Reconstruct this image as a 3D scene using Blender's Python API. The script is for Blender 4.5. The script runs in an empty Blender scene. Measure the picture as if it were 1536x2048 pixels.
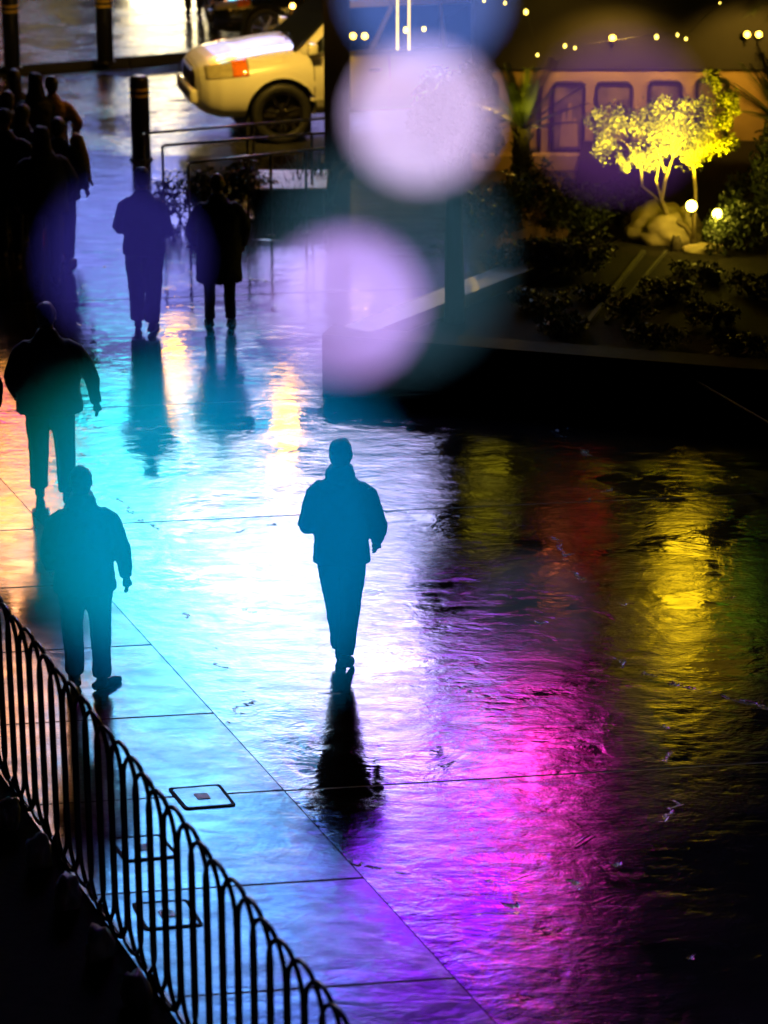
import bpy, bmesh, math, random
from mathutils import Vector, Matrix, noise
random.seed(7)
S = bpy.context.scene
COL = S.collection
# ------------------------------------------------------------------ camera
FPX, H, PITCH = 5500.0, 8.3, math.radians(20.3)
cd = bpy.data.cameras.new('camera'); cam = bpy.data.objects.new('camera', cd); COL.objects.link(cam)
cam.location = (0, 0, H); cam.rotation_euler = (math.radians(90) - PITCH, 0, 0)
cd.sensor_fit = 'HORIZONTAL'; cd.sensor_width = 24.0; cd.lens = 24.0 * FPX / 1536
cd.clip_start = 0.05; cd.clip_end = 2000
cd.dof.use_dof = True; cd.dof.focus_distance = 21.0; cd.dof.aperture_fstop = 1.46
S.camera = cam
# ------------------------------------------------------------------ night sky
w = bpy.data.worlds.new('World'); S.world = w; w.use_nodes = True
nt = w.node_tree; bg = nt.nodes['Background']
sky = nt.nodes.new('ShaderNodeTexSky'); sky.sky_type = 'NISHITA'; sky.sun_disc = False
sky.sun_elevation = math.radians(-6); sky.sun_rotation = math.radians(200)
nt.links.new(sky.outputs[0], bg.inputs[0]); bg.inputs[1].default_value = 0.01
S.view_settings.view_transform = 'Standard'; S.view_settings.look = 'None'
S.view_settings.exposure = 0.0; S.view_settings.gamma = 1.0
S.cycles.use_denoising = True
S.cycles.use_adaptive_sampling = False
S.cycles.sample_clamp_indirect = 6.0
S.cycles.max_bounces = 5; S.cycles.diffuse_bounces = 2; S.cycles.glossy_bounces = 3
S.cycles.caustics_reflective = False; S.cycles.caustics_refractive = False


# ------------------------------------------------------------------ placing helpers
def ray(px, py):
    a = (px - 768) / FPX; b = -(py - 1024) / FPX
    return (a, math.cos(PITCH) + b * math.sin(PITCH), -math.sin(PITCH) + b * math.cos(PITCH))

def G(px, py, z=0.0):                    # point of the level z seen at a pixel of the photograph
    r = ray(px, py); t = (H - z) / -r[2]
    return Vector((r[0] * t, r[1] * t, z))

def W(px, py, Y):                        # point of the upright plane at distance Y
    r = ray(px, py); t = Y / r[1]
    return Vector((r[0] * t, Y, H + r[2] * t))

def M(px, py, Y):                        # point at distance Y whose mirror image in the wet ground is seen there
    r = ray(px, py); t = Y / r[1]
    return Vector((r[0] * t, Y, -r[2] * t - H))

# ------------------------------------------------------------------ materials
def mat(name, col, rough=0.6, metal=0.0, noise_amt=0.25, nscale=12.0, bump=0.0, bscale=60.0, emit=None, es=0.0, spec=0.5, alt=None, coat=0.0, trans=0.0):
    m = bpy.data.materials.new(name); m.use_nodes = True
    n = m.node_tree.nodes; l = m.node_tree.links; p = n['Principled BSDF']
    p.inputs['Roughness'].default_value = rough; p.inputs['Metallic'].default_value = metal
    p.inputs['Specular IOR Level'].default_value = spec
    p.inputs['Coat Weight'].default_value = coat
    p.inputs['Transmission Weight'].default_value = trans
    tc = n.new('ShaderNodeTexCoord'); nz = n.new('ShaderNodeTexNoise'); nz.inputs['Scale'].default_value = nscale
    nz.inputs['Detail'].default_value = 6
    l.new(tc.outputs['Object'], nz.inputs['Vector'])
    cr = n.new('ShaderNodeValToRGB')
    c = col; a = alt or tuple(min(1, x * (1 + noise_amt)) for x in c)
    cr.color_ramp.elements[0].position = 0.3; cr.color_ramp.elements[1].position = 0.7
    cr.color_ramp.elements[0].color = (c[0] * (1 - noise_amt), c[1] * (1 - noise_amt), c[2] * (1 - noise_amt), 1)
    cr.color_ramp.elements[1].color = (a[0], a[1], a[2], 1)
    l.new(nz.outputs['Fac'], cr.inputs['Fac']); l.new(cr.outputs['Color'], p.inputs['Base Color'])
    if bump:
        b2 = n.new('ShaderNodeTexNoise'); b2.inputs['Scale'].default_value = bscale; b2.inputs['Detail'].default_value = 4
        l.new(tc.outputs['Object'], b2.inputs['Vector'])
        bp = n.new('ShaderNodeBump'); bp.inputs['Strength'].default_value = bump; bp.inputs['Distance'].default_value = 0.01
        l.new(b2.outputs['Fac'], bp.inputs['Height']); l.new(bp.outputs['Normal'], p.inputs['Normal'])
    if emit:
        p.inputs['Emission Color'].default_value = (*emit, 1); p.inputs['Emission Strength'].default_value = es
    return m

class NG:                                # small node-graph writer
    def __init__(s, m): s.n = m.node_tree.nodes; s.l = m.node_tree.links
    def set(s, sock, v):
        if isinstance(v, bpy.types.NodeSocket): s.l.new(v, sock)
        else: sock.default_value = v
    def math(s, op, a, b=0.0, c=0.0, clamp=False):
        x = s.n.new('ShaderNodeMath'); x.operation = op; x.use_clamp = clamp
        s.set(x.inputs[0], a); s.set(x.inputs[1], b); s.set(x.inputs[2], c); return x.outputs[0]
    def mr(s, v, a, b, c, d, smooth=True):
        x = s.n.new('ShaderNodeMapRange'); x.interpolation_type = 'SMOOTHSTEP' if smooth else 'LINEAR'
        s.set(x.inputs[0], v)
        for i, q in enumerate((a, b, c, d)): s.set(x.inputs[i + 1], q)
        return x.outputs[0]
    def noise(s, vec, scale, detail=4, rough=0.5, dist=0.0):
        x = s.n.new('ShaderNodeTexNoise'); s.set(x.inputs['Vector'], vec)
        x.inputs['Scale'].default_value = scale; x.inputs['Detail'].default_value = detail
        x.inputs['Roughness'].default_value = rough; x.inputs['Distortion'].default_value = dist
        return x.outputs['Fac']
    def coord(s, which='Object'):
        return s.n.new('ShaderNodeTexCoord').outputs[which]
    def sep(s, v):
        x = s.n.new('ShaderNodeSeparateXYZ'); s.set(x.inputs[0], v); return x.outputs
    def vm(s, op, a, b=(0, 0, 0), sc=None):
        x = s.n.new('ShaderNodeVectorMath'); x.operation = op
        s.set(x.inputs[0], a)
        if op != 'SCALE': s.set(x.inputs[1], b)
        if sc is not None: s.set(x.inputs['Scale'], sc)
        return x.outputs['Value'] if op in ('LENGTH', 'DOT_PRODUCT') else x.outputs['Vector']
    def comb(s, a, b, c):
        x = s.n.new('ShaderNodeCombineXYZ')
        for i, q in enumerate((a, b, c)): s.set(x.inputs[i], q)
        return x.outputs[0]

JN = (-0.134, 0.991, 0.0)                # across the paving joints
EDGE0, EDGE1 = G(0, 958), G(990, 2048)
ED = (EDGE1 - EDGE0).normalized(); EN = Vector((ED.y, -ED.x, 0))      # EN points to the left of the edge
if EN.x > 0: EN = -EN

def wet_ground(name, base, rlo, rhi, joints, jw, big, fine, cracks=True, jdark=0.4, pud=0.9, rs=1.0, sp=1.0):
    m = bpy.data.materials.new(name); m.use_nodes = True
    g = NG(m); p = g.n['Principled BSDF']; v = g.coord()
    n1 = g.noise(v, pud, 5, 0.55, 0.6); v2 = g.vm('MULTIPLY', v, (0.42, 1.0, 1.0)); n2 = g.noise(v2, 8.0, 6, 0.65, 0.7); n3 = g.noise(v2, 50.0, 5, 0.6, 0.4); n4 = g.noise(v, 2.2, 4, 0.6, 1.0)
    wet = g.mr(g.math('ADD', g.math('MULTIPLY', n1, 0.7), g.math('MULTIPLY', n2, 0.3)), 0.42, 0.60, 0.0, 1.0)
    if cracks:
        dv = g.vm('ADD', v, g.vm('SCALE', g.comb(n2, n4, 0.0), sc=0.5))
        vo = g.n.new('ShaderNodeTexVoronoi'); vo.feature = 'DISTANCE_TO_EDGE'; vo.inputs['Scale'].default_value = 0.42
        g.set(vo.inputs['Vector'], dv)
        cr = g.mr(vo.outputs['Distance'], 0.002, 0.007, 0.8, 0.0)
        cr = g.math('MULTIPLY', cr, g.mr(n4, 0.56, 0.66, 0.0, 1.0))
    else: cr = g.math('MULTIPLY', 0.0, 0.0)
    wv = g.vm('DOT_PRODUCT', v, JN)
    j = None
    for c in joints:
        q = g.mr(g.math('ABSOLUTE', g.math('SUBTRACT', wv, c)), jw * 0.5, jw, 1.0, 0.0)
        j = q if j is None else g.math('MAXIMUM', j, q)
    line = g.math('MAXIMUM', j, cr)
    tone = g.math('MULTIPLY', g.mr(n4, 0.3, 0.7, 0.7, 1.25), g.mr(n3, 0.3, 0.7, 0.8, 1.2))
    tone = g.math('MULTIPLY', tone, g.mr(line, 0, 1, 1.0, jdark))
    g.set(p.inputs['Base Color'], g.vm('SCALE', g.comb(*base), sc=tone))
    r = g.math('ADD', g.mr(wet, 0, 1, rhi, rlo), g.math('MULTIPLY', g.math('SUBTRACT', n3, 0.5), 0.07 * rs))
    r = g.math('ADD', r, g.math('MULTIPLY', line, 0.45))
    g.set(p.inputs['Roughness'], g.math('MAXIMUM', r, 0.04))
    p.inputs['IOR'].default_value = 1.5
    g.set(p.inputs['Specular IOR Level'], g.math('MULTIPLY', g.mr(line, 0, 1, sp, 0.06), g.math('MULTIPLY', g.mr(n2, 0.35, 0.62, 0.36, 0.86), g.mr(g.noise(v2, 2.2, 5, 0.7, 1.5), 0.38, 0.6, 0.72, 1.15))))
    amp = g.mr(wet, 0, 1, 1.25, 0.12)
    n5 = g.noise(v2, 3.0, 4, 0.6, 0.9)
    h = g.math('ADD', g.math('ADD', g.math('MULTIPLY', n4, big), g.math('MULTIPLY', n5, big * 1.3)), g.math('MULTIPLY', g.math('MULTIPLY', n2, fine), amp))
    h = g.math('ADD', h, g.math('MULTIPLY', g.math('MULTIPLY', n3, fine * 0.34), amp))
    h = g.math('SUBTRACT', h, g.math('MULTIPLY', line, 0.004))
    b = g.n.new('ShaderNodeBump'); b.inputs['Strength'].default_value = 1.0; b.inputs['Distance'].default_value = 1.0
    g.set(b.inputs['Height'], h); g.l.new(b.outputs['Normal'], p.inputs['Normal'])
    return m

M_plaza = wet_ground('wet_plaza', (0.022, 0.021, 0.023), 0.04, 0.10, [16.89, 22.26, 25.5, 29.3], 0.012, 0.0022, 0.0013)
M_pave = wet_ground('wet_paving', (0.20, 0.20, 0.21), 0.10, 0.17, [16.89 + 1.33 * k for k in range(-4, 8)], 0.013, 0.0016, 0.0007, cracks=False, jdark=0.15, pud=1.6, sp=0.68)
M_road = wet_ground('wet_road', (0.045, 0.045, 0.05), 0.12, 0.26, [33.0], 0.01, 0.005, 0.0024)
M_walk = wet_ground('wet_far_pavement', (0.12, 0.115, 0.11), 0.15, 0.28, [43.4, 45.2, 47.0], 0.02, 0.004, 0.002)
M_soil = mat('dark_soil', (0.010, 0.008, 0.006), 1.0, spec=0.2, bump=0.6, bscale=25)
M_iron = mat('black_iron', (0.012, 0.012, 0.014), 0.28, 0.0, bump=0.15, bscale=90, spec=0.6)
M_black = mat('black_paint', (0.012, 0.012, 0.013), 0.4, bump=0.08)
M_steel = mat('brushed_steel', (0.22, 0.2, 0.18), 0.35, 0.9, bump=0.05)
M_conc = mat('concrete', (0.2, 0.18, 0.15), 0.55, bump=0.4, bscale=40, nscale=5)
M_wall = mat('stucco', (0.30, 0.20, 0.10), 0.75, bump=0.4, bscale=70, nscale=3)
M_dwall = mat('dark_facade', (0.022, 0.02, 0.022), 0.85, bump=0.2, nscale=2)
M_leaf_dark = mat('dark_leaf', (0.035, 0.05, 0.018), 0.55, nscale=3, noise_amt=0.5)
M_leaf_lit = mat('pale_leaf', (0.12, 0.12, 0.008), 0.7, spec=0.15, nscale=5, noise_amt=0.5)
M_bark = mat('bark', (0.16, 0.12, 0.07), 0.8, bump=0.6, bscale=50)
M_dbark = mat('dark_bark', (0.03, 0.022, 0.016), 0.85, bump=0.8, bscale=30)
M_stone = mat('pale_stone', (0.8, 0.78, 0.8), 0.5, bump=0.5, bscale=14, nscale=4)
M_rock = mat('boulder_rock', (0.3, 0.24, 0.16), 0.7, bump=0.9, bscale=10, nscale=4)
M_skin = mat('skin', (0.35, 0.2, 0.14), 0.5, noise_amt=0.1)
M_skin2 = mat('brown_skin', (0.12, 0.06, 0.04), 0.5, noise_amt=0.1)
M_hair = mat('dark_hair', (0.015, 0.011, 0.009), 0.5, bump=0.5, bscale=120)
M_wall_shade = mat('shaded_wall', (0.012, 0.011, 0.011), 0.9, bump=0.3, spec=0.12)  # front of the concrete garden wall, its shade put into the colour
M_glass = mat('dark_glass', (0.01, 0.012, 0.015), 0.04, spec=0.8)
M_rubber = mat('rubber', (0.015, 0.015, 0.015), 0.6)
M_chrome = mat('chrome', (0.6, 0.6, 0.6), 0.12, 1.0, noise_amt=0.05)
M_white = mat('white_car_paint', (0.72, 0.70, 0.64), 0.25, coat=1.0, noise_amt=0.04, nscale=2)
M_carblk = mat('black_car_paint', (0.01, 0.012, 0.014), 0.18, coat=1.0, noise_amt=0.05)
M_grille = mat('grille_mesh', (0.05, 0.045, 0.04), 0.35, 0.6)
M_lens = mat('clear_lens', (0.4, 0.36, 0.24), 0.08, noise_amt=0.1, spec=0.9)
M_amber = mat('amber_lens', (0.7, 0.16, 0.02), 0.12, spec=0.9)
M_yellowband = mat('reflective_yellow', (0.75, 0.5, 0.05), 0.4, noise_amt=0.15)
M_rubbercable = mat('cable', (0.02, 0.02, 0.02), 0.6)
def cloth(name, c, r=0.8): return mat(name, c, r, noise_amt=0.3, nscale=30, bump=0.35, bscale=140)
M_jk = cloth('black_cloth', (0.012, 0.012, 0.014)); M_jkb = cloth('navy_cloth', (0.015, 0.02, 0.04))
M_jean = cloth('denim', (0.03, 0.04, 0.075)); M_trou = cloth('charcoal_cloth', (0.02, 0.02, 0.022))
M_yel = cloth('yellow_cloth', (0.55, 0.32, 0.03)); M_peach = cloth('peach_cloth', (0.5, 0.25, 0.16))
M_shoe = mat('shoe_leather', (0.015, 0.013, 0.012), 0.45)
def emis(name, c, s): return mat(name, (0.5, 0.5, 0.5), 0.4, emit=c, es=s)

# ------------------------------------------------------------------ object helpers
def link(name, me, m=None, parent=None, loc=None):
    o = bpy.data.objects.new(name, me); COL.objects.link(o)
    if m is not None and me is not None and not me.materials: me.materials.append(m)
    if parent is not None: o.parent = parent
    if loc is not None: o.location = loc
    return o
def tag(o, label=None, cat=None, group=None, kind=None):
    if label: o['label'] = label
    if cat: o['category'] = cat
    if group: o['group'] = group
    if kind: o['kind'] = kind
    return o
def empty(name, loc, rz=0, **k):
    o = bpy.data.objects.new(name, None); COL.objects.link(o); o.empty_display_size = 0.2
    o.location = loc; o.rotation_euler = (0, 0, rz); tag(o, **k); return o
def build(name, bm, m, parent=None, smooth=False, loc=None):
    me = bpy.data.meshes.new(name); bmesh.ops.recalc_face_normals(bm, faces=bm.faces); bm.to_mesh(me); bm.free()
    if smooth: me.polygons.foreach_set('use_smooth', [True] * len(me.polygons))
    return link(name, me, m, parent, loc)
def box(bm, c, s, rz=0.0, bev=0.0):
    r = bmesh.ops.create_cube(bm, size=1.0)
    vs = r['verts']
    bmesh.ops.scale(bm, vec=s, verts=vs)
    if bev:
        es = {e for v in vs for e in v.link_edges}
        q = bmesh.ops.bevel(bm, geom=list(es), offset=bev, segments=2, affect='EDGES', profile=0.6)
        vs = list({v for f in q['faces'] for v in f.verts} | {v for v in vs if v.is_valid})
    bmesh.ops.rotate(bm, cent=(0, 0, 0), matrix=Matrix.Rotation(rz, 3, 'Z'), verts=vs)
    bmesh.ops.translate(bm, vec=c, verts=vs)
def tube(bm, pts, rad, seg=10, closed=False, cap=True, squash=None):
    """tapered tube; rad a number, list of numbers or of (a, b) pairs with a along the horizontal side axis"""
    pts = [Vector(p) for p in pts]; n = len(pts)
    if not isinstance(rad, (list, tuple)): rad = [rad] * n
    rings = []; up0 = None
    for i, p in enumerate(pts):
        if closed: t = pts[(i + 1) % n] - pts[i - 1]
        else: t = pts[min(i + 1, n - 1)] - pts[max(i - 1, 0)]
        t.normalize()
        if up0 is None:
            ref = Vector((0, 1, 0)) if abs(t.y) < 0.9 else Vector((1, 0, 0))
            a = ref.cross(t).normalized()
        else:
            a = (up0 - t * up0.dot(t)).normalized()
        up0 = a; b = t.cross(a)
        r = rad[i]; ra, rb = (r if isinstance(r, (list, tuple)) else (r, r))
        rings.append([bm.verts.new(p + a * (math.cos(2 * math.pi * k / seg) * ra) + b * (math.sin(2 * math.pi * k / seg) * rb)) for k in range(seg)])
    m = n if closed else n - 1
    for i in range(m):
        A, B = rings[i], rings[(i + 1) % n]
        for k in range(seg): bm.faces.new((A[k], A[(k + 1) % seg], B[(k + 1) % seg], B[k]))
    if cap and not closed:
        bm.faces.new(list(reversed(rings[0]))); bm.faces.new(rings[-1])
def ball(bm, c, r, seg=12, rot=None):
    q = bmesh.ops.create_uvsphere(bm, u_segments=seg, v_segments=max(6, seg * 2 // 3), radius=1.0)['verts']
    if not isinstance(r, (tuple, list)): r = (r, r, r)
    bmesh.ops.scale(bm, vec=r, verts=q)
    if rot is not None: bmesh.ops.rotate(bm, cent=(0, 0, 0), matrix=rot, verts=q)
    bmesh.ops.translate(bm, vec=c, verts=q)
def cyl(bm, c, r, h, seg=20, axis='Z', r2=None):
    q = bmesh.ops.create_cone(bm, cap_ends=True, segments=seg, radius1=r, radius2=r if r2 is None else r2, depth=h)['verts']
    if axis == 'Y': bmesh.ops.rotate(bm, cent=(0, 0, 0), matrix=Matrix.Rotation(math.radians(90), 3, 'X'), verts=q)
    if axis == 'X': bmesh.ops.rotate(bm, cent=(0, 0, 0), matrix=Matrix.Rotation(math.radians(90), 3, 'Y'), verts=q)
    bmesh.ops.translate(bm, vec=c, verts=q)
def sheet(name, pts, z, m, kind='structure'):
    bm = bmesh.new(); bm.faces.new([bm.verts.new((p[0], p[1], z)) for p in pts])
    o = build(name, bm, m); o['kind'] = kind; return o
def prism(bm, pts, z0, z1):
    a = [bm.verts.new((p[0], p[1], z0)) for p in pts]; b = [bm.verts.new((p[0], p[1], z1)) for p in pts]
    bm.faces.new(a); bm.faces.new(b)
    for i in range(len(pts)): j = (i + 1) % len(pts); bm.faces.new((a[i], a[j], b[j], b[i]))
def remesh(o, vox, it=3, nz=0.0, nsc=9.0, seed=0.0):
    """weld the overlapping closed pieces of o into one continuous skin"""
    md = o.modifiers.new('r', 'REMESH'); md.mode = 'VOXEL'; md.voxel_size = vox
    sm = o.modifiers.new('s', 'SMOOTH'); sm.iterations = it; sm.factor = 0.5
    dg = bpy.context.evaluated_depsgraph_get(); dg.update()
    me = bpy.data.meshes.new_from_object(o.evaluated_get(dg)); o.modifiers.clear()
    ms = list(o.data.materials); o.data = me; me.name = o.name
    if not me.materials:
        for q in ms: me.materials.append(q)
    if nz:
        off = Vector((seed, seed * 1.7, 0))
        nn = len(me.vertices); co = [0.0] * (3 * nn); no = [0.0] * (3 * nn)
        me.vertices.foreach_get('co', co); me.vertex_normals.foreach_get('vector', no)
        for i in range(0, 3 * nn, 3):
            c = Vector(co[i:i + 3]); d = noise.noise(Vector((c.x * nsc, c.y * nsc, c.z * nsc * 0.7)) + off) + 0.5 * noise.noise(c * nsc * 2.3 + off)
            for j in range(3): co[i + j] += no[i + j] * d * nz
        me.vertices.foreach_set('co', co); me.update()
    me.polygons.foreach_set('use_smooth', [True] * len(me.polygons))

# ------------------------------------------------------------------ ground
sheet('ground', [(-400, -60), (400, -60), (400, 900), (-400, 900)], -0.012, M_soil)
e0 = EDGE0 - ED * 6; e1 = EDGE1 + ED * 8
road_near = [(-60, 37.4), (60, 37.4)]
# plaza lies right of the paving edge and up to the road
pl = [(e1.x, e1.y), (30, e1.y), (30, 38.6), (-30, 38.6), (-30, 30), (e0.x, e0.y)]
sheet('plaza', [(e1.x + 0.012, e1.y), (40, e1.y), (40, 36.2), (-40, 36.2), (-40, e0.y), (e0.x + 0.012, e0.y)], 0.0, M_plaza)
FB0, FB1 = G(33, 1601), G(337, 2028)                      # foot of the hooped fence
FD = (FB1 - FB0).normalized(); FN = Vector((-FD.y, FD.x, 0))
if FN.x > 0: FN = -FN                                     # towards the dark bed
fa = FB0 - FD * 8; fb = FB1 + FD * 9
sheet('pavement', [(e0.x, e0.y), (e1.x, e1.y), (fb.x + FN.x * .02, fb.y + FN.y * .02), (fa.x + FN.x * .02, fa.y + FN.y * .02)], 0.004, M_pave)
K0, K1 = G(0, 150), G(385, 120)
kd = (K1 - K0).normalized()
ka = K0 - kd * 60; kb = K0 + kd * 4.2
sheet('road', [(-80, 36.204), (80, 36.204), (80, 70), (-80, 70)], 0.0, M_road)
bm = bmesh.new()
prism(bm, [(ka.x, ka.y), (kb.x, kb.y), (kb.x + 1.4, kb.y + 2.2), (kb.x + 4.0, kb.y + 14), (-60, 66)], 0.003, 0.13)
o = build('far_pavement', bm, M_walk); o['kind'] = 'structure'
bm = bmesh.new()
for i in range(30):
    a = ka.lerp(kb, i / 30); b = ka.lerp(kb, (i + .985) / 30); n = Vector((kd.y, -kd.x, 0)) * 0.09
    prism(bm, [(a.x, a.y), (b.x, b.y), (b.x + n.x, b.y + n.y), (a.x + n.x, a.y + n.y)], 0.003, 0.136)
o = build('kerb', bm, M_dwall); o['kind'] = 'structure'
bm = bmesh.new()
prism(bm, [(fa.x + FN.x * .02, fa.y + FN.y * .02), (fb.x + FN.x * .02, fb.y + FN.y * .02), (fb.x + FN.x * 9, fb.y + FN.y * 9), (fa.x + FN.x * 9, fa.y + FN.y * 9)], 0.0, 0.07)
o = build('planting_bed', bm, M_soil); o['kind'] = 'structure'

# ------------------------------------------------------------------ LED screen tower across the street
DY = 80.0
BL = [  # place, half size (all in reflected picture units), colour, radiance
    (520, 1040, 290, 110, (0.9, 0.72, 1.0), 5.2), (240, 970, 120, 150, (0.06, 0.95, 1.0), 7),
    (400, 1190, 270, 130, (0.20, 0.9, 1.0), 7), (560, 1110, 220, 85, (1.0, 0.6, 0.95), 4),
    (650, 1320, 250, 170, (0.55, 0.58, 1.0), 8.5), (820, 1420, 170, 190, (0.45, 0.30, 1.0), 9),
    (840, 1050, 80, 120, (0.5, 0.5, 1.0), 4), (840, 1770, 210, 230, (0.24, 0.01, 1.0), 11),
    (1050, 1590, 90, 210, (1.0, 0.015, 0.45), 8), (970, 1520, 130, 130, (0.8, 0.20, 1.0), 4),
    (330, 1530, 270, 240, (0.14, 0.50, 1.0), 9), (380, 1830, 260, 210, (0.10, 0.38, 1.0), 11),
    (570, 1930, 190, 150, (0.12, 0.20, 1.0), 7), (45, 800, 55, 90, (1.0, 0.06, 0.32), 7),
    (15, 960, 85, 85, (1.0, 0.36, 0.01), 12), (25, 1240, 120, 260, (1.0, 0.40, 0.16), 10),
    (60, 1650, 90, 230, (0.9, 0.40, 0.22), 6), (480, 560, 420, 400, (0.26, 0.22, 0.72), 1.25),
    (220, 420, 230, 300, (0.20, 0.32, 1.0), 1.35), (280, 855, 190, 60, (0.0, 0.6, 0.85), 3.5),
    (480, 850, 130, 50, (0.0, 0.6, 0.8), 3.2), (760, 930, 120, 70, (0.35, 0.45, 1.0), 3),
    (560, 350, 260, 200, (0.35, 0.3, 0.65), 2),
]
m = bpy.data.materials.new('led_picture'); m.use_nodes = True
g = NG(m); p = g.n['Principled BSDF']; p.inputs['Base Color'].default_value = (0.01, 0.01, 0.01, 1)
v = g.coord(); xyz = g.sep(v); acc = None
for (px, py, rx, ry, c, s) in BL:
    C = M(px, py, DY); RX = abs(M(px + rx, py, DY).x - C.x); RZ = abs(M(px, py + ry, DY).z - C.z)
    d = g.vm('LENGTH', g.comb(g.math('MULTIPLY', g.math('SUBTRACT', xyz[0], C.x), 1 / RX), 0.0, g.math('MULTIPLY', g.math('SUBTRACT', xyz[2], C.z), 1 / RZ)))
    f = g.mr(d, 0.25, 1.3, s * 2.1, 0.0)
    q = g.vm('SCALE', g.comb(*c), sc=f)
    acc = q if acc is None else g.vm('ADD', acc, q)
nz = g.noise(g.vm('MULTIPLY', v, (1, 1, 2.6)), 0.5, 5, 0.6, 0.8)
acc = g.vm('SCALE', acc, sc=g.mr(nz, 0.34, 0.66, 0.3, 1.4))
g.l.new(acc, p.inputs['Emission Color']); p.inputs['Emission Strength'].default_value = 1.0
M_led = m
tw = empty('led_tower', (0, DY, 0), label='dark tower across the street carrying huge coloured video screens', cat='building')
XL, XR = M(-220, 1200, DY).x, M(1310, 1200, DY).x
bm = bmesh.new(); box(bm, ((XL + XR) / 2, 6.3, 19), (XR - XL + 5, 12, 38)); build('wall', bm, M_dwall, tw)
def screen(x0, x1, z0, z1):
    bm = bmesh.new(); box(bm, ((x0 + x1) / 2, DY + 0.1, (z0 + z1) / 2), (x1 - x0, 0.2, z1 - z0))
    o = build('led_screen', bm, M_led, tw); o.location = (0, -DY, 0)
    bm = bmesh.new(); t = 0.15
    for (cx, cz, sx, sz) in (((x0 + x1) / 2, z1 + t / 2 + .004, x1 - x0 + 2 * t, t), ((x0 + x1) / 2, z0 - t / 2 - .004, x1 - x0 + 2 * t, t), (x0 - t / 2 - .004, (z0 + z1) / 2, t, z1 - z0), (x1 + t / 2 + .004, (z0 + z1) / 2, t, z1 - z0)):
        box(bm, (cx, DY + 0.05, cz), (sx, 0.34, sz))
    build('screen_frame', bm, M_black, o)
zz = lambda py: M(600, py, DY).z
xs = lambda px: M(px, 1200, DY).x
screen(xs(-200), xs(128), zz(690), zz(2150)); screen(xs(150), xs(1200), zz(905), zz(2150)); screen(xs(150), xs(980), zz(150), zz(890))
for (px, py, r_) in ((1040, 1908, .16), (1083, 1773, .12), (985, 1932, .12), (757, 1975, .06), (1136, 1002, .06)):  # small lamps added to put warm glints on the wet plaza
    c = M(px, py, DY - .35); bm = bmesh.new(); ball(bm, c - Vector((0, DY, 0)), r_, 12); cyl(bm, c - Vector((0, DY - .2, 0)), r_ * .4, .25, 8, 'Y')
    build('glint_lamp', bm, mat('glint_glow', (.5, .5, .5), emit=(1, .42, .16), es=55), tw)
# ------------------------------------------------------------------ people
def tb(bm, pts, rad, seg=14): tube(bm, pts, rad, seg)
def hand(bm, wr, d, side, palm, curl=0.5):
    """palm, five separate bent fingers; d = direction of the fingers, side = towards the thumb, palm = direction the palm faces"""
    wr = Vector(wr); d = Vector(d).normalized(); s = Vector(side); s = (s - d * s.dot(d)).normalized(); n = d.cross(s)
    if n.dot(Vector(palm)) < 0: n = -n
    tb(bm, [wr - d * .02, wr + d * .03, wr + d * .07, wr + d * .095], [(.024, .026), (.030, .022), (.040, .017), (.038, .014)][:4], 12)
    for k, (of, ln) in enumerate(((.030, .068), (.010, .078), (-.011, .072), (-.031, .056))):
        b = wr + d * .085 + s * of; q = [b]; a = 0.25 * curl
        for j, f in enumerate((.42, .33, .25)):
            q.append(q[-1] + (d * math.cos(a) + n * math.sin(a) + s * of * .6) * ln * f); a += curl * 0.8 + 0.05 * k
        tb(bm, q, [.0105, .0098, .009, .0078], 8)
    b = wr + d * .03 + s * .022
    tb(bm, [b, b + s * .024 + d * .022 + n * .006, b + s * .034 + d * .048 + n * .016, b + s * .034 + d * .068 + n * .024], [.0155, .0125, .011, .009], 8)

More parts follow.
